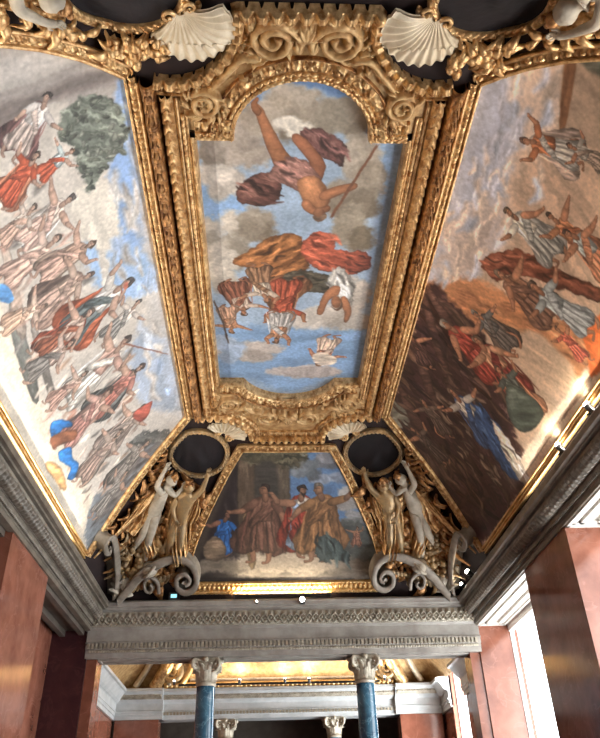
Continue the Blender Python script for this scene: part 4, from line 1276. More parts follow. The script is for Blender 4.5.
# ================================================================== THE GILDED FRAME OF THE CENTRE
fr = thing('ceiling_frame', 'heavy carved gilded framework around the central ceiling painting', 'ceiling frame', (0, YC, ZT))
for sx in (-1, 1):
    def yl(y0, y1, x):
        return np.array([(sx * x, YC + y0), (sx * x, YC + y1)])
    sd = sx
    part('inner_cable_moulding', [plan_sweep(yl(-2.5, 2.25, 1.10), [(0.0, -0.12), (0.0, 0.0), (0.012, 0.03), (0.03, 0.045), (0.05, 0.03), (0.06, -0.02)], rope(0.075, 0.03), 0.0083, 10, False, sd)], 'gold', fr)
    part('bead_band', [plan_sweep(yl(-2.75, 2.6, 1.10), band(0.025, 0.03, 0.058), None, 0.05, 4, False, sd), plan_sweep(yl(-2.75, 2.6, 1.10), band(0.055, 0.012, 0.083), beads(0.075, 0.05), 0.0092, 8, False, sd),
                       plan_sweep(yl(-2.95, 2.9, 1.10), band(0.035, 0.045, 0.14), None, 0.05, 4, False, sd)], 'gold', fr)
    part('leaf_rope_moulding', [plan_sweep(yl(-3.0, 3.02, 1.10), torus_prof(0.14, 0.08, 0.178), rope(0.13, 0.075), 0.0095, 14, False, sd)], 'gold', fr)
    part('laurel_moulding', [plan_sweep(yl(-3.15, 3.12, 1.10), torus_prof(0.155, 0.115, 0.325), laurel(0.14, 0.085, 0.42), 0.0085, 18, False, sd)], 'gold_deep', fr)
    part('guilloche_band', [plan_sweep(yl(-3.13, 3.13, 1.10), band(0.028, 0.085, 0.488), None, 0.05, 5, False, sd), plan_sweep(yl(-3.16, 3.16, 1.10), band(0.085, 0.045, 0.515), bosses(0.13, 0.07), 0.0095, 10, False, sd),
                            plan_sweep(yl(-3.13, 3.13, 1.10), band(0.025, 0.075, 0.598), None, 0.05, 5, False, sd)], 'gold', fr)

ETOP = {-1: 3.93, 1: 3.80}
CC, CR = (1.28, 3.78), 0.66


def end_xy(sy, pts):
    pts = np.asarray(pts, float)
    return np.c_[pts[:, 0], YC + sy * pts[:, 1]]


def spiral(cx, cy, r0, turns, a0, dirn, n=90, r1=0.02):
    k = np.linspace(0, 1, n)
    r = r0 * (1 - k) ** 0.8 + r1
    a = a0 + dirn * turns * 2 * PI * k
    return np.c_[cx + r * np.cos(a), cy + r * np.sin(a)]


def relief(X, Y, strokes):
    """height field of carved scrolls: strokes = (polyline, radius, height, lobe frequency)"""
    H = np.zeros(X.shape)
    for P, r, h, lf in strokes:
        P = resample(P, 0.012)
        s = np.arange(len(P)) * 0.012
        taper = np.clip(np.minimum(s, s[-1] - s) / 0.05, 0.25, 1)
        rr = r * taper * (0.72 + 0.28 * np.abs(np.sin(PI * s * lf)))
        x0, y0 = P.min(0) - r
        x1, y1 = P.max(0) + r
        m = (X > x0) & (X < x1) & (Y > y0) & (Y < y1)
        if not m.any():
            continue
        d = np.hypot(X[m][:, None] - P[:, 0], Y[m][:, None] - P[:, 1])
        q = np.clip(1 - (d / rr) ** 2, 0, 1)
        H[m] = np.maximum(H[m], h * np.sqrt(q.max(1)))
    return H


def end_strokes(sy):
    st = []
    arc = ARC[sy]
    top = arc[:, 1].max()
    for s in (-1, 1):
        mir = lambda P: np.c_[s * P[:, 0], P[:, 1]]
        if sy < 0:
            c1, c2 = (0.30, top + 0.44), (0.98, E_NEAR + 0.44)
            R1, R2 = 0.20, 0.13
        else:
            c1, c2 = (0.33, top + 0.48), (0.98, E_FAR + 0.52)
            R1, R2 = 0.17, 0.16
        st.append((mir(spiral(c1[0], c1[1], R1, 2.1, PI * 0.9, -1)), 0.045, 0.075, 9))
        st.append((mir(spiral(c2[0], c2[1], R2, 1.9, PI * 0.2, 1)), 0.04, 0.07, 9))
        st.append((mir(catmull([(0.02, c1[1] + 0.22), (0.06, c1[1] - 0.1), (c1[0] - R1, c1[1] - 0.02)], 8)), 0.045, 0.07, 10))
        st.append((mir(catmull([(c1[0] + R1 * 0.6, c1[1] - R1), (0.6, c1[1] - 0.2), (0.72, c1[1] - 0.32), (c2[0] - 0.1, c2[1] + 0.2)], 8)), 0.05, 0.075, 8))
        for k in range(26):
            c = (c1, c2)[k % 2]
            R = (R1, R2)[k % 2]
            a = rng.uniform(0, 2 * PI)
            rr = R * rng.uniform(0.75, 1.3)
            p = np.array([c[0] + rr * math.cos(a), c[1] + rr * math.sin(a)])
            q = p + 0.12 * np.array([math.cos(a + 0.9), math.sin(a + 0.9)])
            st.append((mir(np.array([p, (p + q) / 2 + rng.uniform(-.02, .02, 2), q])), 0.033, 0.06, 14))
        for k in range(14):
            p = np.array([rng.uniform(0.45, 0.85), c1[1] + rng.uniform(-0.42, -0.05)])
            a = rng.uniform(0, 2 * PI)
            st.append((mir(np.array([p, p + 0.1 * np.array([math.cos(a), math.sin(a)])])), 0.03, 0.055, 14))
        # corner rosette and buds
        for k in range(6):
            a = k * PI / 3
            st.append((mir(np.array([c2, (c2[0] + 0.09 * math.cos(a), c2[1] + 0.09 * math.sin(a))])), 0.03, 0.06, 6))
    # palmette in the middle
    for k in range(7):
        a = PI / 2 + (k - 3) * 0.42
        st.append((np.array([(0, top + 0.42), (0.17 * math.cos(a), top + 0.42 + 0.22 * math.sin(a))]), 0.035, 0.08, 6))
    return st


for sy in (-1, 1):
    e0, arc = E0[sy], ARC[sy]
    path = np.vstack([[(-1.10, e0)], arc, [(1.10, e0)]])
    xy = end_xy(sy, path)
    sd = -1 if sy > 0 else 1
    part('arch_cable_moulding', [plan_sweep(xy, [(0.0, -0.12), (0.0, 0.0), (0.012, 0.03), (0.03, 0.045), (0.05, 0.03), (0.06, -0.02)], rope(0.075, 0.03), 0.0083, 10, False, sd)], 'gold', fr)
    part('arch_ribbon_band', [plan_sweep(xy, band(0.04, 0.03, 0.055), beads(0.07, 0.035), 0.009, 8, False, sd), plan_sweep(xy, band(0.13, 0.015, 0.092), ribbon(0.22, 0.075), 0.0095, 14, False, sd)], 'gold', fr)
    part('arch_outer_fillet', [plan_sweep(xy, torus_prof(0.035, 0.055, 0.222), None, 0.012, 6, False, sd)], 'gold_deep', fr)
    # carved field between the arch and the concave corners
    xs, es = np.linspace(-1.34, 1.34, 330), np.linspace(e0, ETOP[sy] - 0.06, 230)
    X, E = np.meshgrid(xs, es, indexing='ij')
    H = relief(X, E, end_strokes(sy))
    P, n = vp(X, YC + sy * E, 0.004)
    V = (P + n * (H * 1.5)[..., None]).reshape(-1, 3)
    R = np.hypot(np.abs(X) - CC[0], E - CC[1])
    dist = np.min(np.hypot(X[..., None] - arc[:, 0], E[..., None] - arc[:, 1]), -1)
    arc_e = np.interp(X, arc[:, 0], arc[:, 1], left=-9, right=-9)
    keep = (R > CR) & (E > np.where(np.abs(X) < 0.7, arc_e, e0)) & ((dist > 0.2) | (np.abs(X) > 0.75)) & ((np.abs(X) < 1.0) | (E > e0 + 0.1))
    F = grid_faces(*X.shape)
    part('scroll_relief', (V, F[keep.ravel()[F].all(1)]), 'ground' if sy > 0 else 'ground', fr)
    # border running along the concave corners and across the end
    th = np.linspace(1.27 * PI, 1.27 * PI, 1)
    cor = np.array([(CC[0] + CR * math.cos(a), CC[1] + CR * math.sin(a)) for a in np.linspace(-0.42 * PI, -PI * 1.0, 40)])
    right = np.vstack([cor, [(CC[0] - CR, ETOP[sy])]])
    left = np.c_[-right[::-1, 0], right[::-1, 1]]
    full = np.vstack([right, left])
    xy = end_xy(sy, full)
    # right -> left: outward (larger e / towards the corner circle)
    sd2 = 1 if sy > 0 else -1
    part('corner_ribbon_band', [plan_sweep(xy, torus_prof(0.03, 0.05, -0.16), None, 0.012, 6, False, sd2), plan_sweep(xy, band(0.075, 0.02, -0.13), ribbon(0.18, 0.06), 0.0095, 12, False, sd2)], 'gold', fr)
    part('corner_leaf_moulding', [plan_sweep(xy, [(-0.06, 0.0), (-0.055, 0.06), (-0.02, 0.095), (0.04, 0.08), (0.055, 0.0)], leaves(0.13, 0.08), 0.0095, 14, False, sd2)], 'gold', fr)
# ================================================================== THE FOUR CORNERS OF THE VAULT
def skin_mesh(joints, edges, sub_lv=2):
    """one continuous body grown on a skeleton: joints = {name: (point, radius)}"""
    names = list(joints)
    me = bpy.data.meshes.new('skeleton')
    me.from_pydata([tuple(joints[n][0]) for n in names], [(names.index(a), names.index(b)) for a, b in edges], [])
    ob = bpy.data.objects.new('skeleton', me)
    COL.objects.link(ob)
    md = ob.modifiers.new('skin', 'SKIN')
    for i, n in enumerate(names):
        sv = me.skin_vertices[0].data[i]
        r = joints[n][1]
        sv.radius = (r, r) if np.isscalar(r) else r
        sv.use_root = (i == 0)
    md.use_smooth_shade = True
    sd = ob.modifiers.new('sub', 'SUBSURF')
    sd.levels = sd.render_levels = sub_lv
    dg = bpy.context.evaluated_depsgraph_get()
    ev = ob.evaluated_get(dg)
    m2 = ev.to_mesh()
    V = np.array([v.co[:] for v in m2.vertices])
    F = [list(p.vertices) for p in m2.polygons]
    ev.to_mesh_clear()
    bpy.data.objects.remove(ob)
    bpy.data.meshes.remove(me)
    return V, F


def ribbon_mesh(P, N, w, th, seg=8):
    """a leaf / feather / strap: centre line P, face normals N, half widths w, thickness th"""
    P = np.asarray(P, float)
    T = np.gradient(P, axis=0)
    T /= np.linalg.norm(T, axis=1)[:, None] + 1e-9
    N = np.broadcast_to(np.asarray(N, float), P.shape)
    B = np.cross(T, N)
    B /= np.linalg.norm(B, axis=1)[:, None] + 1e-9
    N = np.cross(B, T)
    a = np.arange(seg) * 2 * PI / seg
    w = np.broadcast_to(np.asarray(w, float), (len(P),))
    th = np.broadcast_to(np.asarray(th, float), (len(P),))
    V = P[:, None] + B[:, None] * (np.cos(a)[None] * w[:, None])[..., None] + N[:, None] * (np.sin(a)[None] * th[:, None])[..., None]
    F = grid_faces(len(P), seg, False, True).tolist()
    F += [list(range(seg))[::-1], [(len(P) - 1) * seg + k for k in range(seg)]]
    return V.reshape(-1, 3), F


class Corner:
    """coordinates of one corner of the vault: x towards the long wall, d from the middle, h off the surface"""

    def __init__(self, sx, sy):
        self.sx, self.sy = sx, sy

    def __call__(self, x, d, h=0.0):
        P, n = vp(self.sx * np.asarray(x, float), YC + self.sy * np.asarray(d, float), h)
        return P

    def nor(self, x, d):
        return vp(self.sx * np.asarray(x, float), YC + self.sy * np.asarray(d, float))[1]


def medallion(c, label):
    sx, sy = c.sx, c.sy
    b = c(1.56, 4.08)
    t = thing('oval_medallion', label, 'medallion', tuple(b))
    a = np.linspace(0, 2 * PI, 181)[:-1]
    xy = np.c_[sx * (1.56 + 0.535 * np.cos(a)), YC + sy * (4.085 + 0.455 * np.sin(a))]
    sd = -sx * sy
    part('medallion_frame', [plan_sweep(xy, [(-0.02, -0.02), (-0.015, 0.03), (0.0, 0.045), (0.015, 0.035), (0.03, 0.045), (0.055, 0.05), (0.07, 0.03), (0.075, -0.02)], rope(0.08, 0.03), 0.010, 14, True, sd)],
         'stucco_gold' if sy > 0 else 'gold', t)
    r = np.linspace(0, 1.0, 26)
    R, A = np.meshgrid(r, a, indexing='ij')
    u, v = R * np.cos(A), R * np.sin(A)
    # low bronze relief on the dark field
    hh = 0.045 * np.exp(-((u / 0.3) ** 2 + ((v - 0.1) / 0.45) ** 2)) * (1 + 0.5 * np.sin(9 * u + 4 * v)) + 0.03 * np.exp(-(((u - .4) / 0.15) ** 2 + ((v + .1) / 0.4) ** 2))
    P = c(1.56 + 0.53 * u, 4.085 + 0.45 * v, hh * np.clip((1 - R) * 6, 0, 1) + 0.01)
    part('bronze_relief', (P.reshape(-1, 3), grid_faces(len(r), len(a), False, True)), 'medal', t)
    return t


def shell(c, label):
    H = np.array([1.12, 3.94 if c.sy < 0 else 3.72])
    ax = math.atan2(-0.87, -0.5)
    hs = 0.85 if c.sy < 0 else 0.45
    n_r, n_a = 26, 170
    ph = np.linspace(-1.3, 1.3, n_a)
    rr = np.linspace(0.10, 1, n_r)
    Rm, Pm = np.meshgrid(rr, ph, indexing='ij')
    rib = np.cos(Pm * 26 / 1.3 * PI / 2)
    rad = (0.55 if c.sy < 0 else 0.50) * (0.52 + 0.48 * np.cos(Pm * 0.85)) * (1 + 0.012 * rib)
    x = H[0] + Rm * rad * np.cos(ax + Pm)
    d = H[1] + Rm * rad * np.sin(ax + Pm)
    h = 0.03 + hs * 0.17 * np.sin(np.clip(Rm, 0, 1) * PI * 0.80) * (0.55 + 0.45 * np.cos(Pm)) + 0.015 * rib * Rm ** 0.8 + 0.02 * np.clip(Rm - 0.9, 0, 1) * 10
    top = c(x, d, h + 0.012)
    bot = c(x, d, h - 0.02)
    V = np.concatenate([top.reshape(-1, 3), bot.reshape(-1, 3)])
    F = grid_faces(n_r, n_a)
    k = n_r * n_a
    ed = [[(n_r - 1) * n_a + j, (n_r - 1) * n_a + j + 1, k + (n_r - 1) * n_a + j + 1, k + (n_r - 1) * n_a + j] for j in range(n_a - 1)]
    for j in (0, n_a - 1):
        ed += [[i * n_a + j, (i + 1) * n_a + j, k + (i + 1) * n_a + j, k + i * n_a + j] for i in range(n_r - 1)]
    t = thing('scallop_shell', label, 'shell ornament', tuple(c(1.15, 3.6)))
    part('fan', (V, F.tolist() + (F[:, ::-1] + k).tolist() + ed), 'shell', t)
    g = []
    for s in (-1, 1):
        a0 = ax + s * 1.45
        q = spiral(0, 0, 0.06, 1.6, a0, -s, 40, 0.010)
        ctr = H + 0.12 * np.array([math.cos(a0), math.sin(a0)])
        P = c(ctr[0] + q[:, 0], ctr[1] + q[:, 1], np.linspace(0.05, 0.10, len(q)))
        g.append(tube(P, np.linspace(0.026, 0.015, len(q)), 8))
    part('hinge_scroll', g, 'gold', t)
    return t


def leafwork(c, label, seed):
    """gilded leaves filling the dark ground of a corner, one carved piece"""
    g = []
    r = np.random.RandomState(seed)
    for k in range(230 if c.sy > 0 else 700):
        d = r.uniform(3.72, 6.3) if c.sy > 0 else r.uniform(3.12, 4.9)
        lo, hi = float(lun_half(d)) + 0.22, float(np.interp(d, [3.13, 3.5, 3.9, 4.25, 4.55], [1.72, 2.08, 2.57, 3.0, 3.4])) - 0.2
        if d < 3.95:
            lo = 1.75 if c.sy > 0 else 1.0
        if hi - lo < 0.05:
            continue
        x = r.uniform(lo, min(hi, 3.2))
        if d < (edge_d(x) + 0.24 if x > 1.72 else 3.40):
            continue
        if ((x - 1.56) / 0.63) ** 2 + ((d - 4.085) / 0.54) ** 2 < 1 or math.hypot(x - CC[0], d - CC[1]) < CR * 0.95 and x < 1.35:
            continue
        a = r.uniform(0, 2 * PI)
        L = r.uniform(0.16, 0.34) if c.sy > 0 else r.uniform(0.10, 0.19)
        s = np.linspace(0, 1, 7)
        px, pd = x + L * s * math.cos(a) + 0.3 * L * s * s * math.cos(a + 1.5), d + L * s * math.sin(a) + 0.3 * L * s * s * math.sin(a + 1.5)
        g.append(ribbon_mesh(c(px, pd, 0.02 + 0.10 * np.sin(s * PI) + r.uniform(0, .05)), c.nor(x, d), 0.32 * L * np.array([.35, .75, .95, 1, .8, .5, .12]) * (0.85 + 0.15 * np.cos(s * 16)), 0.022, 6))
    # bundled drapery folds hanging beside the oval
    for k in range(9):
        f = k / 8
        p0 = (2.12 + 0.02 * k, 3.80 + 0.10 * k)
        p1 = (2.22 + 0.06 * k, 3.78 + 0.13 * k)
        s = np.linspace(0, 1, 7)
        x, d = p0[0] + (p1[0] - p0[0]) * s, p0[1] + (p1[1] - p0[1]) * s
        g.append(ribbon_mesh(c(x, d, 0.04 + 0.07 * np.sin(s * PI)), c.nor(*p0), np.array([.03, .035, .035, .035, .03, .025, .02]), 0.035, 6))
    return single('carved_leafwork', g, 'gold_deep' if c.sy > 0 else 'gold', label, 'leaf carving', tuple(c(2.2, 4.9)))


def body(c, J, R):
    """a stucco figure: J joint positions (x, d, h)"""
    p = {k: c(*v) for k, v in J.items()}
    jo = {}
    order = ['pelvis', 'waist', 'chest', 'neck', 'chin', 'head', 'crown', 'sh1', 'el1', 'wr1', 'hd1', 'sh2', 'el2', 'wr2', 'hd2', 'hip1', 'kn1', 'an1', 'to1', 'hip2', 'kn2', 'an2', 'to2']
    for k in order:
        jo[k] = (p[k], R[k[:2]])
    ed = [('pelvis', 'waist'), ('waist', 'chest'), ('chest', 'neck'), ('neck', 'chin'), ('chin', 'head'), ('head', 'crown'), ('chest', 'sh1'), ('sh1', 'el1'), ('el1', 'wr1'), ('wr1', 'hd1'),
          ('chest', 'sh2'), ('sh2', 'el2'), ('el2', 'wr2'), ('wr2', 'hd2'), ('pelvis', 'hip1'), ('hip1', 'kn1'), ('kn1', 'an1'), ('an1', 'to1'),
          ('pelvis', 'hip2'), ('hip2', 'kn2'), ('kn2', 'an2'), ('an2', 'to2')]
    return skin_mesh(jo, ed, 2)


RAD = {'pe': 0.125, 'wa': 0.10, 'ch': 0.13, 'ne': 0.05, 'he': 0.088, 'cr': 0.06, 'sh': 0.06, 'el': 0.048, 'wr': 0.034, 'hd': 0.04, 'hi': 0.095, 'kn': 0.065, 'an': 0.04, 'to': 0.035}
RAD['ch'] = 0.12


def fingers(p_wr, p_hd, s=1.0):
    d = np.asarray(p_hd) - np.asarray(p_wr)
    d /= np.linalg.norm(d)
    up = np.array([0, 0, 1.0])
    side = np.cross(d, up)
    side /= np.linalg.norm(side) + 1e-9
    nn = np.cross(side, d)
    out = []
    for k, ln in enumerate((0.075, 0.088, 0.083, 0.066)):
        b = np.asarray(p_hd) + side * (k - 1.5) * 0.02 * s
        m = b + d * ln * 0.55 * s + nn * 0.008
        e = m + d * ln * 0.45 * s - nn * 0.03
        out.append(tube(np.array([b - d * 0.02, m, e]), np.array([0.012, 0.011, 0.008]) * s, 6))
    b = np.asarray(p_wr) * 0.5 + np.asarray(p_hd) * 0.5 - side * 0.03 * s
    out.append(tube(np.array([b, b + (d * 0.5 - side) * 0.035 * s, b + (d * 1.2 - side * 0.8) * 0.055 * s]), np.array([0.014, 0.012, 0.008]) * s, 6))
    return out


def drapery(c, pts, w, h0, amp=0.05, folds=5, n=40, m=26):
    """a swag of cloth following pts (x, d), half width w, folded across"""
    P = resample(catmull(pts, 8), 0.03)
    k = np.linspace(0, len(P) - 1, n)
    P = np.stack([np.interp(k, np.arange(len(P)), P[:, i]) for i in (0, 1)], 1)
    T = np.gradient(P, axis=0)
    T /= np.linalg.norm(T, axis=1)[:, None] + 1e-9
    B = np.c_[-T[:, 1], T[:, 0]]
    s = np.linspace(0, 1, n)
    ww = np.interp(s, np.linspace(0, 1, len(w)), w)
    q = np.linspace(-1, 1, m)
    X = P[:, 0][:, None] + B[:, 0][:, None] * ww[:, None] * q
    D = P[:, 1][:, None] + B[:, 1][:, None] * ww[:, None] * q
    fold = np.sin(q[None] * folds * PI / 1.0 + 2.5 * np.sin(s * 5)[:, None] + s[:, None] * 3)
    Hh = h0 * (1 - q[None] ** 2) ** 0.5 + amp * fold * (0.4 + 0.6 * s[:, None]) + 0.01
    top = c(X, D, Hh)
    V = np.concatenate([top.reshape(-1, 3), c(X, D, Hh - 0.035).reshape(-1, 3)])
    F = grid_faces(n, m)
    K = n * m
    ed = [[j, j + 1, K + j + 1, K + j] for j in range(m - 1)] + [[(n - 1) * m + j, (n - 1) * m + j + 1, K + (n - 1) * m + j + 1, K + (n - 1) * m + j] for j in range(m - 1)]
    ed += [[i * m + j, (i + 1) * m + j, K + (i + 1) * m + j, K + i * m + j] for j in (0, m - 1) for i in range(n - 1)]
    return V, F.tolist() + (F[:, ::-1] + K).tolist() + ed


def wing(c, root, tip, h, n=11, spread=0.5, ln=0.75):
    root, tip = np.array(root), np.array(tip)
    ax = tip - root
    a0 = math.atan2(ax[1], ax[0])
    g = []
    for row, (f, w) in enumerate(((1.0, 0.045), (0.62, 0.04), (0.35, 0.035))):
        for k in range(n):
            t = k / (n - 1)
            b = root + ax * t * 0.45
            a = a0 + spread * (1 - t) * 1.5
            L = ln * f * (0.55 + 0.45 * t)
            e = b + L * np.array([math.cos(a), math.sin(a)])
            s = np.linspace(0, 1, 7)
            q = b + (e - b) * s[:, None]
            P = c(q[:, 0], q[:, 1], h + 0.03 * row + 0.05 * np.sin(s * PI) + 0.004 * k)
            g.append(ribbon_mesh(P, c.nor(*b), w * np.array([0.5, 0.9, 1, 1, 0.95, 0.75, 0.25]), 0.014, 6))
    return g


def figure_a(c, label):
    J = dict(pelvis=(2.42, 4.95, .22), waist=(2.36, 4.78, .26), chest=(2.29, 4.58, .30), neck=(2.22, 4.40, .33), chin=(2.195, 4.34, .35), head=(2.18, 4.27, .36), crown=(2.17, 4.19, .35),
             sh1=(2.42, 4.50, .30), el1=(2.46, 4.22, .27), wr1=(2.30, 4.02, .24), hd1=(2.22, 3.96, .22), sh2=(2.13, 4.56, .32), el2=(1.98, 4.72, .33), wr2=(1.86, 4.62, .26), hd2=(1.82, 4.56, .24),
             hip1=(2.54, 5.02, .22), kn1=(2.74, 5.30, .30), an1=(2.88, 5.60, .16), to1=(2.93, 5.70, .18), hip2=(2.38, 5.06, .24), kn2=(2.50, 5.42, .33), an2=(2.58, 5.76, .18), to2=(2.60, 5.87, .20))
    t = thing('stucco_figure', label, 'sculpture', tuple(c(2.4, 5.0)))
    part('body', [body(c, J, RADX)] + fingers(c(*J['wr1']), c(*J['hd1'])) + fingers(c(*J['wr2']), c(*J['hd2'])), 'stucco', t)
    hd = c(*J['head'])
    n = c.nor(2.18, 4.27)
    hair = [ellipsoid(c(2.175, 4.215, .38), (0.075, 0.075, 0.06), 12, 8)]
    for k in range(16):
        a = rng.uniform(-PI, PI)
        hair.append(ellipsoid(c(2.175 + 0.075 * math.cos(a), 4.22 + 0.065 * math.sin(a), .38 + rng.uniform(-.03, .04)), (0.032, 0.032, 0.03), 8, 6))
    part('hair', hair, 'gold_deep', t)
    part('wing', wing(c, (2.45, 4.58), (2.90, 4.62), 0.10, 11, 0.55, 0.75), 'gold', t)
    part('wing', wing(c, (2.16, 4.66), (1.95, 5.10), 0.10, 8, -0.5, 0.5), 'gold', t)
    part('drapery', [drapery(c, [(2.22, 4.72), (2.42, 4.92), (2.56, 5.15), (2.55, 5.45), (2.45, 5.75)], [.12, .24, .26, .22, .16], 0.27, 0.085, 5),
                     drapery(c, [(2.5, 4.6), (2.62, 4.85), (2.75, 5.0), (2.95, 5.05)], [.08, .15, .16, .08], 0.22, 0.07, 4)], 'gold', t)
    return t


RADX = {k: v for k, v in RAD.items()}
RADX.update({'ch': 0.135, 'pe': 0.14, 'wa': 0.115, 'hi': 0.115, 'kn': 0.08, 'sh': 0.075, 'el': 0.058, 'an': 0.048})


def figure_b(c, label):
    J = dict(pelvis=(1.93, 5.12, .22), waist=(1.87, 4.96, .25), chest=(1.80, 4.79, .28), neck=(1.74, 4.62, .31), chin=(1.73, 4.56, .33), head=(1.72, 4.50, .34), crown=(1.71, 4.42, .33),
             sh1=(1.93, 4.74, .29), el1=(2.04, 4.92, .34), wr1=(2.0, 5.08, .40), hd1=(1.97, 5.13, .42), sh2=(1.66, 4.77, .28), el2=(1.50, 4.62, .27), wr2=(1.40, 4.40, .24), hd2=(1.38, 4.33, .22),
             hip1=(2.02, 5.20, .22), kn1=(2.10, 5.50, .32), an1=(2.18, 5.80, .18), to1=(2.20, 5.90, .21), hip2=(1.90, 5.24, .22), kn2=(1.93, 5.56, .28), an2=(2.02, 5.88, .16), to2=(2.02, 5.98, .19))
    t = thing('stucco_figure', label, 'sculpture', tuple(c(1.9, 5.1)))
    part('body', [body(c, J, RADX)] + fingers(c(*J['wr1']), c(*J['hd1'])) + fingers(c(*J['wr2']), c(*J['hd2'])), 'stucco_gold', t)
    hair = [ellipsoid(c(1.71, 4.45, .36), (0.075, 0.075, 0.06), 12, 8)]
    for k in range(14):
        a = rng.uniform(-PI, PI)
        hair.append(ellipsoid(c(1.71 + 0.07 * math.cos(a), 4.455 + 0.06 * math.sin(a), .37 + rng.uniform(-.03, .04)), (0.03, 0.03, 0.03), 8, 6))
    part('hair', hair, 'gold_deep', t)
    part('drapery', [drapery(c, [(1.72, 4.72), (1.86, 4.98), (1.97, 5.25), (2.02, 5.6), (1.98, 5.9)], [.15, .23, .25, .22, .17], 0.28, 0.095, 6),
                     drapery(c, [(1.62, 4.85), (1.7, 5.1), (1.82, 5.3), (1.84, 5.6)], [.07, .14, .15, .08], 0.2, 0.075, 4)], 'gold', t)
    return t


def foliage(c, x0, x1, d0, d1, n, h0, h1, sc, lift_mat, seed):
    r = np.random.RandomState(seed)
    g = []
    for k in range(n):
        x, d = r.uniform(x0, x1), r.uniform(d0, d1)
        a = r.uniform(0, 2 * PI)
        L = sc * r.uniform(0.7, 1.4)
        s = np.linspace(0, 1, 7)
        px, pd = x + L * s * math.cos(a) + 0.3 * L * s * s * math.cos(a + 1.5), d + L * s * math.sin(a) + 0.3 * L * s * s * math.sin(a + 1.5)
        hh = r.uniform(h0, h1) + 0.10 * np.sin(s * PI) - 0.05 * s
        g.append(ribbon_mesh(c(px, pd, hh), c.nor(x, d), 0.3 * L * np.array([.35, .75, .95, 1, .8, .5, .12]) * (0.85 + 0.15 * np.cos(s * 16)), 0.02, 6))
    return g


def trophy(c, label, seed):
    t = thing('stucco_trophy', label, 'sculpture', tuple(c(2.75, 5.75)))
    r = np.random.RandomState(seed)
    part('leafwork', foliage(c, 2.3, 3.15, 5.2, 6.25, 70, 0.02, 0.16, 0.2, None, seed), 'stucco_gold', t)
    g = []
    for k in range(48):
        x, d = r.uniform(2.4, 3.1), r.uniform(5.35, 6.1)
        q = r.uniform(0.03, 0.06)
        g.append(ellipsoid(c(x, d, r.uniform(.12, .24)), (q, q, q * r.uniform(.8, 1.2)), 12, 8))
    part('fruit', g, 'stucco_gold', t)
    # a helmet with a crest
    V, F = ellipsoid((0, 0, 0), (0.15, 0.13, 0.15), 18, 12)
    part('helmet', [(V + c(2.52, 5.98, .24), F), tube(c(np.linspace(2.40, 2.64, 12), np.linspace(5.9, 6.08, 12), .30 + 0.12 * np.sin(np.linspace(0, PI, 12))), 0.03, 8)], 'stucco', t)
    st = [tube(c(*np.array([(2.3 + 0.1 * k, 4.95 + 0.1 * k, .12), (2.6 + 0.12 * k, 6.0, .08)]).T), 0.022, 8) for k in range(3)]
    part('staff', st, 'gold', t)
    return t


def scroll_band(P2, mk, w, th0, th1):
    """a scrolled console band: P2 = curve in its own plane, extruded by w with rolled edges"""
    P = resample(catmull(P2, 10), 0.018)
    T = np.gradient(P, axis=0)
    T /= np.linalg.norm(T, axis=1)[:, None]
    Nn = np.c_[-T[:, 1], T[:, 0]]
    th = np.linspace(th0, th1, len(P))
    # cross-section: fluted face with rolled rims
    q = [(-0.5, 0.0), (-0.5, 1.0), (-0.42, 1.25), (-0.32, 1.0), (-0.2, 0.72), (0, 0.62), (0.2, 0.72), (0.32, 1.0), (0.42, 1.25), (0.5, 1.0), (0.5, 0.0), (0.42, -0.3), (0.32, 0), (0, 0.2), (-0.32, 0), (-0.42, -0.3)]
    V = []
    for i in range(len(P)):
        for a, b in q:
            V.append(mk(P[i] + Nn[i] * b * th[i], a * w))
    n, m = len(P), len(q)
    F = grid_faces(n, m, False, True).tolist() + [list(range(m))[::-1], [(n - 1) * m + k for k in range(m)]]
    return np.array(V), F


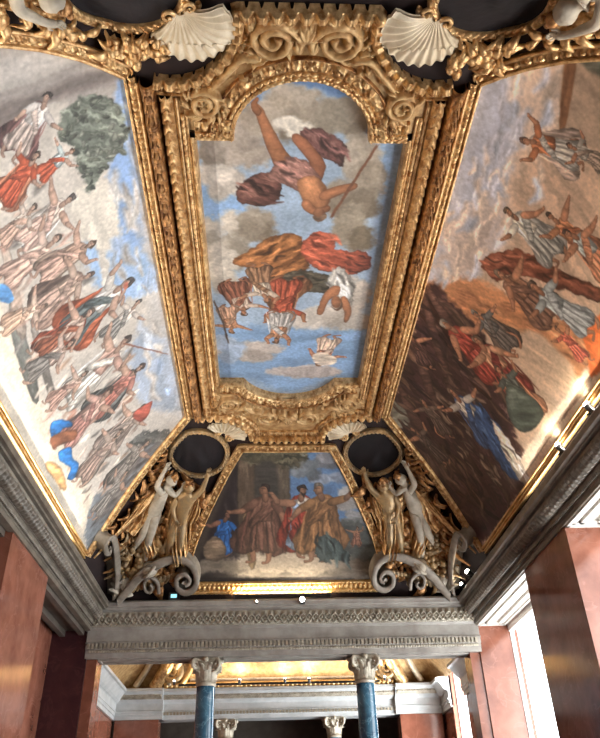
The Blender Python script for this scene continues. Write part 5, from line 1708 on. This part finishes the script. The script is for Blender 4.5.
def volutes(c, label1, label2):
    mk = lambda p, e: c(p[0], p[1], 0.17 + e)
    pts = [(3.18, 6.42), (2.92, 6.28), (2.63, 6.07), (2.35, 5.93), (2.07, 5.85), (1.83, 5.89), (1.70, 6.04), (1.71, 6.22), (1.86, 6.29), (1.99, 6.23), (1.98, 6.11), (1.87, 6.07), (1.80, 6.15), (1.87, 6.19)]
    t = thing('scroll_console', label1, 'scroll ornament', tuple(c(2.4, 6.2)))
    part('scroll', [scroll_band(pts, mk, 0.32, 0.13, 0.045)], 'stucco_grey', t)
    part('scroll_eye', [tube(np.array([mk((1.875, 6.15), -0.17), mk((1.875, 6.15), 0.19)]), 0.04, 14)], 'stucco_grey', t)
    pts2 = [(2.34, 6.34), (2.36, 6.18), (2.50, 6.08), (2.63, 6.15), (2.63, 6.29), (2.53, 6.33), (2.46, 6.26), (2.51, 6.20)]
    part('small_scroll', [scroll_band(pts2, mk, 0.24, 0.045, 0.025)], 'stucco_grey', t)
    g = []
    for k in range(12):
        a = k / 11
        b = np.array([2.95 - 0.85 * a, 6.38 - 0.16 * a])
        s = np.linspace(0, 1, 6)
        P = c(b[0] - 0.13 * s, b[1] - 0.14 * np.sin(s * 2.2), 0.10 + 0.08 * np.sin(s * PI))
        g.append(ribbon_mesh(P, c.nor(*b), 0.045 * np.array([.5, .9, 1, .9, .6, .2]), 0.022, 6))
    part('acanthus', g, 'stucco_gold', t)
    pts = [(3.25, 6.29), (3.22, 5.93), (3.19, 5.35), (3.15, 4.85), (3.14, 4.52), (3.20, 4.38), (3.28, 4.45), (3.31, 4.72), (3.27, 4.88), (3.23, 4.76), (3.24, 4.62)]
    mk2 = lambda p, e: c(p[0], p[1], 0.13 + e)
    t2 = thing('scroll_console', label2, 'scroll ornament', tuple(c(3.2, 5.4)))
    part('scroll', [scroll_band(pts, mk2, 0.26, 0.08, 0.035)], 'stucco_grey', t2)
    part('scroll_eye', [tube(np.array([mk2((3.25, 4.68), -0.12), mk2((3.25, 4.68), 0.15)]), 0.03, 12)], 'stucco_grey', t2)
    return t, t2


def corner_cartouche(c, label, seed):
    sx, sy = c.sx, c.sy
    o = np.array([sx * 3.18, YC + sy * 6.28, 5.68])
    t = thing('corner_cartouche', label, 'cartouche', tuple(o))
    dd = np.array([-sx, -sy, 0]) / math.sqrt(2)
    tt = np.array([-sx * sy, 1, 0]) / math.sqrt(2)
    tt = np.cross(dd, (0, 0, 1))
    r = np.random.RandomState(seed)
    g = []
    for k in range(11):
        a = (k - 5) * 0.30
        s = np.linspace(0, 1, 8)
        P = o + np.array([0, 0, 0.05]) + np.outer(s * 0.26 * math.sin(a), tt) + np.outer(s * 0.40 * math.cos(a), (0, 0, 1)) + np.outer(0.10 + 0.12 * np.sin(s * 2.6), dd)
        g.append(ribbon_mesh(P, dd, 0.06 * np.array([.6, .9, 1, 1.05, 1, .8, .6, .2]), 0.022, 6))
    part('acanthus', g, 'stucco', t)
    g = []
    for s in (-1, 1):
        q = spiral(0, 0, 0.12, 1.7, PI / 2, s, 50, 0.015)
        P = o + np.array([0, 0, 0.3]) + np.outer(s * 0.2 + q[:, 0], tt) + np.outer(q[:, 1], (0, 0, 1)) + dd * 0.3
        g.append(tube(P, np.linspace(0.045, 0.02, len(P)), 8))
    part('side_scroll', g, 'stucco_grey', t)
    part('boss', [ellipsoid(o + dd * 0.27 + np.array([0, 0, 0.25]), (0.11, 0.11, 0.17), 16, 10)], 'stucco', t)
    return t


M['stucco_gold'] = mat('parcel_gilt_stucco', srgb(140, 122, 96), srgb(186, 150, 100), 6, 0.42, 0.35, 0.35, 26, c3=srgb(206, 186, 150))

NAMES = {(-1, 1): 'left far', (1, 1): 'right far', (-1, -1): 'left near', (1, -1): 'right near'}
LM = {(-1, 1): 'dark oval medallion left of the small end painting', (1, 1): 'dark oval medallion right of the small end painting',
      (-1, -1): 'dark oval medallion cut off by the top edge of the view at left', (1, -1): 'dark oval medallion cut off by the top edge of the view at right'}
LS = {(-1, 1): 'pale scallop shell seen edge-on above the oval left of the end painting', (1, 1): 'pale scallop shell seen edge-on above the oval right of the end painting',
      (-1, -1): 'large pale scallop shell at top left of the carved arch', (1, -1): 'large pale scallop shell at top right of the carved arch'}
LA = {(-1, 1): 'grey winged stucco figure reaching up to the oval beside the left vault painting', (1, 1): 'grey winged stucco figure reaching up to the oval beside the right vault painting',
      (-1, -1): 'stucco figure beside the top left oval with one arm in view', (1, -1): 'stucco figure beside the top right oval with one pale arm in view'}
LW = {(-1, 1): 'gilded leaf carving behind the figures left of the end painting', (1, 1): 'gilded leaf carving behind the figures right of the end painting',
      (-1, -1): 'gilded leaf and cloth carving along the frame at the top left edge of the view', (1, -1): 'gilded leaf and cloth carving along the frame at the top right edge of the view'}
LB = {(-1, 1): 'gilded draped stucco figure along the left edge of the small end painting', (1, 1): 'gilded draped stucco figure along the right edge of the small end painting'}
for k in ((-1, 1), (1, 1), (-1, -1), (1, -1)):
    c = Corner(*k)
    medallion(c, LM[k])
    shell(c, LS[k])
    figure_a(c, LA[k])
    leafwork(c, LW[k], 21 + k[0] + 3 * k[1])
    if k[1] > 0:
        nm = 'left' if k[0] < 0 else 'right'
        figure_b(c, LB[k])
        trophy(c, 'heap of stucco fruit, leaves and a helmet in the %s far corner' % nm, 5 + k[0])
        volutes(c, 'large grey scroll on the cornice at the %s end of the end painting' % nm, 'grey scroll standing on the %s long cornice in the far corner' % nm)
        corner_cartouche(c, 'grey acanthus cartouche in the %s far corner above the cornice' % nm, 11 + k[0])

# ================================================================== COLUMNS
def capital_geo(c, r, h):
    bell_ = lathe([(r * 1.02, -0.02), (r * 1.12, 0.0), (r * 1.12, 0.03), (r * 0.98, 0.04), (r * 1.0, h * 0.3), (r * 1.08, h * 0.6), (r * 1.3, h * 0.82), (r * 1.35, h * 0.86)], c, 32)
    lv = []
    for row, (z0, L, n, off) in enumerate(((0.04, h * 0.42, 8, 0), (0.05, h * 0.66, 8, 0.5))):
        for k in range(n):
            a = (k + off) * 2 * PI / n
            rad = np.array([math.cos(a), math.sin(a), 0])
            s = np.linspace(0, 1, 9)
            out = r * 1.04 + 0.03 * s + 0.10 * np.clip(s - 0.65, 0, 1) * 2.2
            zz = z0 + L * np.sin(np.clip(s, 0, 1) * 1.75) / 1.0
            P = np.asarray(c) + np.outer(out, rad) + np.c_[np.zeros(9), np.zeros(9), zz]
            lv.append(ribbon_mesh(P, rad, r * 0.36 * np.array([.8, 1, 1.05, 1, .95, .9, .8, .6, .25]) * (0.88 + 0.12 * np.cos(s * 20)), 0.016, 6))
    vo = []
    for k in range(4):
        a = PI / 4 + k * PI / 2
        rad = np.array([math.cos(a), math.sin(a), 0])
        q = spiral(0, 0, 0.085, 1.8, PI * 0.9, -1, 40, 0.012)
        ctr = np.asarray(c) + rad * (r * 1.62) + np.array([0, 0, h * 0.74])
        P = ctr + np.outer(q[:, 0], rad) + np.outer(q[:, 1], (0, 0, 1))
        vo.append(tube(P, np.linspace(0.035, 0.018, len(P)), 8))
        st = np.array([np.asarray(c) + rad * r * 1.05 + np.array([0, 0, h * 0.45]), np.asarray(c) + rad * r * 1.2 + np.array([0, 0, h * 0.68]), ctr + np.array([0, 0, 0.085])])
        vo.append(tube(catmull(st, 5), 0.026, 8))
    # abacus with hollow sides
    pts = []
    for k in range(4):
        a0, a1 = PI / 4 + k * PI / 2, PI / 4 + (k + 1) * PI / 2
        p0, p1 = np.array([math.cos(a0), math.sin(a0)]) * r * 1.95, np.array([math.cos(a1), math.sin(a1)]) * r * 1.95
        for t in np.linspace(0, 1, 9)[:-1]:
            p = p0 + (p1 - p0) * t
            p = p * (1 - 0.16 * math.sin(PI * t))
            pts.append(p)
    pts = np.array(pts)
    n = len(pts)
    V = np.concatenate([np.c_[c[0] + pts[:, 0] * s, c[1] + pts[:, 1] * s, np.full(n, c[2] + z)] for s, z in ((0.93, h * 0.86), (1.0, h * 0.91), (1.0, h))])
    F = [(i + k * n, (i + 1) % n + k * n, (i + 1) % n + (k + 1) * n, i + (k + 1) * n) for k in (0, 1) for i in range(n)] + [list(range(n))[::-1], list(range(2 * n, 3 * n))]
    ab = (V, F)
    ros = [ellipsoid(np.asarray(c) + np.array([math.cos(k * PI / 2), math.sin(k * PI / 2), 0]) * r * 1.62 + np.array([0, 0, h * 0.9]), (0.05, 0.05, 0.05), 10, 8) for k in range(4)]
    return [bell_], lv, vo, [ab] + ros


def column(x, y, r, zt, hc, label, group=None):
    t = thing('corinthian_column', label, 'column', (x, y, 0.0), group)
    part('plinth', [box(x - r * 1.5, x + r * 1.5, y - r * 1.5, y + r * 1.5, 0, 0.16)], 'white_trim', t, False)
    part('base', [lathe([(r * 1.2, 0.16), (r * 1.45, 0.2), (r * 1.45, 0.27), (r * 1.25, 0.3), (r * 1.2, 0.34), (r * 1.32, 0.38), (r * 1.3, 0.43), (r * 1.14, 0.46)], (x, y, 0), 36)], 'white_trim', t)
    z = np.linspace(0.46, zt - hc, 14)
    part('shaft', [lathe([(r * (1.12 - 0.12 * ((q - 0.46) / (zt - hc - 0.46)) ** 1.5), q) for q in z], (x, y, 0), 40)], 'blue_marble', t)
    b, lv, vo, ab = capital_geo((x, y, zt - hc), r, hc)
    cp = part('capital', b, 'capital', t)
    for nm, gg in (('acanthus_leaves', lv), ('volute', vo), ('abacus', ab)):
        o = part(nm, [(v - np.array([x, y, 0.0]), f) for v, f in gg], 'capital', None)
        o.parent = cp
    return t


col1 = column(-1.47, 14.10, 0.165, 4.70, 0.46, 'left dark blue marble column with a carved capital under the near beam')
copy_thing(col1, (1.47, 14.10, 0.0), 'right dark blue marble column with a carved capital under the near beam')
for s, nm in ((-1, 'left'), (1, 'right')):
    t = thing('marble_pilaster', 'red marble pilaster closing the columned opening at its %s end' % nm, 'pilaster', (s * 3.56, 14.1, 0))
    x0, x1 = sorted((s * 3.46, s * 3.649))
    part('pilaster_shaft', [box(x0, x1, 13.9, 14.34, 0.3, 4.695)], 'red_marble', t, False)
    part('pilaster_base', [box(x0 - (0.03 if s > 0 else 0), x1 + (0.03 if s < 0 else 0), 13.885, 14.355, 0, 0.3)], 'red_marble', t, False)

# ================================================================== THE ROOM BEYOND
FY = 20.2
fdy, fdz = FY - 13.83, -0.01
far_prof = [(13.9, 5.33), (13.58, 5.31), (13.52, 5.29), (13.515, 5.22), (13.57, 5.21), (13.60, 5.18), (13.70, 5.04), (13.715, 5.03), (13.75, 5.0), (13.78, 4.99), (13.80, 4.97),
            (13.80, 4.82), (13.77, 4.80), (13.77, 4.78), (13.80, 4.775), (13.80, 4.71), (13.83, 4.70), (13.83, 4.61), (14.3, 4.61), (14.3, 5.33)]
o = struct('trim_41', extrude_x([(y + fdy, z + fdz) for y, z in far_prof], -3.3, 3.3), 'cornice_far')
part('guilloche_band', [line_orn((-3.2, 13.65 + fdy, 5.11 + fdz), (3.2, 13.65 + fdy, 5.11 + fdz), (0, -.82, -.57), 0.13, 0.01, guilloche(0.14, 0.035), 0.0125, 9)], 'cornice_orn', o)
part('dentil_row', [box(xx, xx + 0.05, FY - 0.075, FY - 0.02, 4.70, 4.765) for xx in np.arange(-3.25, 3.2, 0.085)], 'cornice_orn', o, False)
# projecting blocks of the entablature at both ends, over red marble pilasters
for s, k in ((-1, 42), (1, 43)):
    x0, x1 = sorted((s * 3.0, s * 4.25))
    o = struct('trim_%d' % k, extrude_x([(y + fdy - 0.12, z + fdz) for y, z in far_prof], x0, x1), 'cornice_far')
    part('guilloche_band', [line_orn((x0 + .03, 13.53 + fdy, 5.11 + fdz), (x1 - .03, 13.53 + fdy, 5.11 + fdz), (0, -.82, -.57), 0.13, 0.01, guilloche(0.14, 0.035), 0.0125, 9)], 'cornice_orn', o)
    nm = 'left' if s < 0 else 'right'
    x0, x1 = sorted((s * 3.1, s * 4.2))
    t = thing('marble_pilaster', 'wide red marble pilaster in the room beyond, %s side' % nm, 'pilaster', (s * 3.6, FY + 0.1, 0))
    part('pilaster_shaft', [box(x0, x1, FY - 0.1, FY + 0.4, 0.3, 4.595)], 'red_marble', t, False)
    part('pilaster_base', [box(x0 - .02, x1 + .02, FY - 0.13, FY + 0.42, 0, 0.3)], 'red_marble', t, False)
# side cornices of that room
for s, k in ((-1, 44), (1, 45)):
    pr = [(s * (4.22 - (y - 13.4)) if False else s * (4.30 - (13.9 - y)), z + fdz) for y, z in far_prof if y < 14]
    pr.append((s * 4.30, 4.6))
    struct('trim_%d' % k, [extrude_y(pr, 14.36, FY + 0.2)] if s < 0 else [extrude_y(pr, 14.36, 17.75), extrude_y(pr, 19.15, FY + 0.2)], 'cornice_far')
struct('wall_far_left', [box(-4.6, -4.28, 14.36, 24.6, 0, 4.62), box(-4.6, -4.25, 14.36, 24.6, 4.62, 7.6)], 'red_marble')
struct('wall_far_right', [box(4.28, 4.6, 14.36, 17.75, 0, 4.62), box(4.28, 4.6, 19.15, 24.6, 0, 4.62), box(4.25, 4.6, 14.36, 17.75, 4.62, 7.6), box(4.25, 4.6, 19.15, 24.6, 4.62, 7.6),
                          box(4.25, 4.6, 17.75, 19.15, 6.1, 7.6)], 'red_marble')
w = struct('window_4', [box(4.4, 4.5, 17.75, 17.79, 0, 6.1), box(4.4, 4.5, 19.11, 19.15, 0, 6.1), box(4.4, 4.5, 17.75, 19.15, 6.04, 6.1)], 'white_trim')
part('pane', [box(4.446, 4.454, 17.79, 19.11, 0.02, 6.04)], 'glass', w, False)
struct('wall_far_end', box(-4.6, 4.6, 24.4, 24.6, 0, 7.6), 'wall')


def far_vault():
    ys = np.linspace(14.36, 20.3, 40)
    xs = np.linspace(-4.2, 4.2, 60)
    X, Y = np.meshgrid(xs, ys, indexing='ij')
    b = drop(np.abs(X) - 2.4)
    e = drop((Y - 18.3) * 0.9)
    Z = 7.0 - (b ** 6 + e ** 6 + 1e-12) ** (1 / 6) * 0.85
    return X, Y, np.maximum(Z, 5.25)


X, Y, Z = far_vault()
struct('ceiling_far', (np.stack([X, Y, Z], -1).reshape(-1, 3), grid_faces(*X.shape)), 'ground', True)
struct('ceiling_far_end', box(-4.6, 4.6, 20.3, 24.6, 5.2, 5.4), 'wall')
# end painting and gilded ledge of the room beyond
xs, zs = np.linspace(-2.35, 2.35, 160), np.linspace(5.42, 6.3, 60)
X, Z = np.meshgrid(xs, zs, indexing='ij')
Yy = 20.12 - (Z - 5.4) * 0.35
t = thing('ceiling_painting', 'pale painting glimpsed above the cornice of the room beyond', 'ceiling painting', (0, 20.1, 5.9))
canvas('canvas', X, Yy, Z, X, Z, paint_far, t)
part('lower_gilt_moulding', [line_orn((-3.0, 19.98, 5.37), (3.0, 19.98, 5.37), (0, -0.8, -0.6), 0.16, 0.06, leaves(0.12, 0.04), 0.015, 10)], 'gold_pale', t)
for s, nm in ((-1, 'left'), (1, 'right')):
    t = thing('gilded_rib', 'gilded rib and scrolls above the %s end of the far cornice' % nm, 'gilded rib', (s * 3.0, 19.9, 5.33))
    P = catmull([(s * 3.25, 19.95, 5.33), (s * 2.9, 19.6, 5.8), (s * 2.6, 19.0, 6.35), (s * 2.4, 18.2, 6.8)], 14)
    part('rib', [sweep(P, (-s * 0.3, -0.6, -0.7), torus_prof(0.3, 0.12, -0.15), laurel(0.12, 0.05, 0.5), 14, False)], 'gold', t)
    P = catmull([(s * 2.55, 19.95, 5.36), (s * 2.3, 19.75, 5.8), (s * 2.1, 19.3, 6.3)], 14)
    part('slim_rib', [sweep(P, (-s * 0.3, -0.7, -0.6), torus_prof(0.14, 0.07, -0.07), rope(0.1, 0.03), 10, False)], 'gold_pale', t)
    q = spiral(0, 0, 0.24, 1.8, PI / 2, s, 60, 0.02)
    part('scroll', [tube(np.c_[s * 2.8 + q[:, 0], np.full(60, 19.75), 5.66 + q[:, 1]], np.linspace(0.09, 0.04, 60), 8)], 'stucco_gold', t)
for s, nm in ((-1, 'left'), (1, 'right')):
    for k in range(3):
        x = s * (3.75 - 0.42 * k)
        P = np.array([(x * (1 - 0.25 * q), 20.0 - 1.5 * q * q - 0.15 * q, 5.36 + 1.35 * q - 0.25 * q * q) for q in np.linspace(0, 1, 24)])
        o = struct('trim_%d' % (50 + 3 * (s > 0) + k), [sweep(P, (0, -0.75, -0.65), torus_prof(0.16, 0.09, -0.08), (laurel(0.14, 0.06) if k % 2 else beads(0.14, 0.05)), 12, False)], 'gold_pale' if k % 2 else 'shell', True)
cf = column(-1.40, 20.45, 0.165, 4.60, 0.46, 'left column of the far pair, only its pale capital in view')
copy_thing(cf, (1.40, 20.45, 0.0), 'right column of the far pair, only its pale capital in view')

# ================================================================== CORNICE LAMPS
def lamp(x, y, z, aim, label, power, s=1.0, group=None, color=(1, 0.80, 0.52)):
    t = thing('cornice_spotlight', label, 'spotlight', (x, y, z), group)
    d = Vector(aim).normalized()
    d = np.array(d)
    p = np.array([x, y, z + 0.07 * s])
    part('bracket', [box(x - 0.02 * s, x + 0.02 * s, y - 0.02 * s, y + 0.02 * s, z, z + 0.06 * s), box(x - 0.05 * s, x + 0.05 * s, y - 0.04 * s, y + (0.04 * s if d[1] > -0.9 else 0.07), z, z + 0.012)], 'black', t, False)
    part('housing', [tube(np.array([p - d * 0.06 * s, p - d * 0.05 * s, p + d * 0.05 * s, p + d * 0.07 * s]), np.array([0.02, 0.045, 0.05, 0.055]) * s, 14)], 'steel', t)
    part('lens', [ellipsoid(p + d * 0.072 * s, (0.046 * s,) * 3, 12, 8)], 'lamp', t)
    l = bpy.data.lights.new('spotlight_beam', 'SPOT')
    l.energy, l.color, l.spot_size, l.spot_blend, l.shadow_soft_size = power, color, math.radians(120), 0.6, 0.05
    o = bpy.data.objects.new('spotlight_beam', l)
    COL.objects.link(o)
    o.parent = t
    o.location = tuple(p + d * 0.16 * s - np.array([x, y, z]))
    o.rotation_euler = Vector(d).to_track_quat('-Z', 'Y').to_euler()
    return t


lamp(0.31, 13.43, 5.52, (0, -1, -0.2), 'bright spotlight on the cornice below the middle of the end painting', LAMP_C, 1.0)
lamp(-0.54, 13.43, 5.54, (0, -1, -0.2), 'small spotlight left of the bright one below the end painting', LAMP_S, 0.42)
lamp(3.33, 12.55, 5.67, (-0.8, -0.1, 0.6), 'spotlight on the right long cornice, the farther from the corner', LAMP_K, 1.0)
lamp(3.33, 13.15, 5.67, (-0.8, -0.3, 0.6), 'smaller spotlight on the right long cornice beside the corner', LAMP_K, 0.7)
for s, nm, pw in ((-1, 'left', FILL_STRIP_L), (1, 'right', FILL_STRIP_R)):  # unseen strips added to wash the vault with even light
    x, y1 = s * 3.42, (11.0 if s < 0 else 9.4)
    t = thing('cornice_fill_strip', 'unseen fill strip added along the top of the %s long cornice' % nm, 'added fill light', (x, YC, 5.665))
    part('housing', [box(x - 0.035, x + 0.035, 2.4, y1, 5.668, 5.69), box(x - 0.04, x - 0.03, 2.4, y1, 5.668, 5.725), box(x + 0.03, x + 0.04, 2.4, y1, 5.668, 5.725)], 'steel', t, False)
    l = bpy.data.lights.new('fill_strip_light', 'AREA')
    l.shape, l.size, l.size_y, l.energy, l.color = 'RECTANGLE', 0.055, y1 - 2.6, pw, (1, 0.91, 0.78)
    o = bpy.data.objects.new('fill_strip_light', l)
    COL.objects.link(o)
    o.parent = t
    o.location = (0, (y1 + 2.4) / 2 - YC, 0.025)
    o.rotation_euler = (PI, -s * 1.15, 0)
for i, y in enumerate((6.86, 7.84)):
    lamp(3.36, y, 5.70, (-0.45, 0, 1), ('spotlight on the right cornice under the painting, the %s of the two' % ('nearer', 'farther')[i]), LAMP_R, 0.9, 'spotlights along the right cornice')
for i, x in enumerate((-1.05, 0.12, 0.75)):
    lamp(x, 19.72, 5.31, (0, 0.35, 1), 'small spotlight on the far cornice, %s of three' % ('leftmost', 'middle', 'rightmost')[i], LAMP_F, 0.8, 'spotlights on the far cornice')
for i, x in enumerate((-2.7, 2.7)):
    lamp(x, 19.55, 5.31, (0, -0.2, 1), 'small spotlight below the %s gilded rib of the room beyond' % ('left', 'right')[i], LAMP_F, 0.6, 'spotlights on the far cornice')
t = thing('picture_light', 'long low light fitting on the cornice under the end painting', 'picture light', (-0.05, 13.5, 5.66))
part('housing', [box(-0.95, 0.85, 13.50, 13.56, 5.663, 5.685), box(-0.95, 0.85, 13.495, 13.505, 5.663, 5.715)], 'black', t, False)
part('end_cap', [box(-0.97, -0.95, 13.493, 13.563, 5.66, 5.72)], 'steel', t, False)
part('end_cap', [box(0.85, 0.87, 13.493, 13.563, 5.66, 5.72)], 'steel', t, False)
l = bpy.data.lights.new('picture_beam', 'AREA')
l.shape, l.size, l.size_y, l.energy, l.color = 'RECTANGLE', 1.75, 0.04, PICTURE, (1, 0.84, 0.6)
o = bpy.data.objects.new('picture_beam', l)
COL.objects.link(o)
o.parent = t
o.location = (0, 0.035, 0.034)
o.rotation_euler = (PI - 0.1, 0, 0)
t = thing('picture_light', 'long low light fitting on the cornice of the room beyond', 'picture light', (0, 19.72, 5.32))
part('housing', [box(-2.6, 2.6, 19.74, 19.80, 5.315, 5.335), box(-2.6, 2.6, 19.735, 19.745, 5.315, 5.36)], 'black', t, False)
l = bpy.data.lights.new('picture_beam', 'AREA')
l.shape, l.size, l.size_y, l.energy, l.color = 'RECTANGLE', 5.0, 0.04, FAR_STRIP, (1, 0.88, 0.68)
o = bpy.data.objects.new('picture_beam', l)
COL.objects.link(o)
o.parent = t
o.location = (0, 0.05, 0.03)
o.rotation_euler = (PI, 0, 0)
t = thing('cornice_monitor', 'small black box with a lit blue face on the left of the end cornice', 'monitor', (-2.09, 13.56, 5.66))
part('housing', [box(-2.2, -2.0, 13.56, 13.68, 5.66, 5.80)], 'black', t, False)
part('screen', [box(-2.16, -2.05, 13.552, 13.562, 5.70, 5.765)], 'screen', t, False)
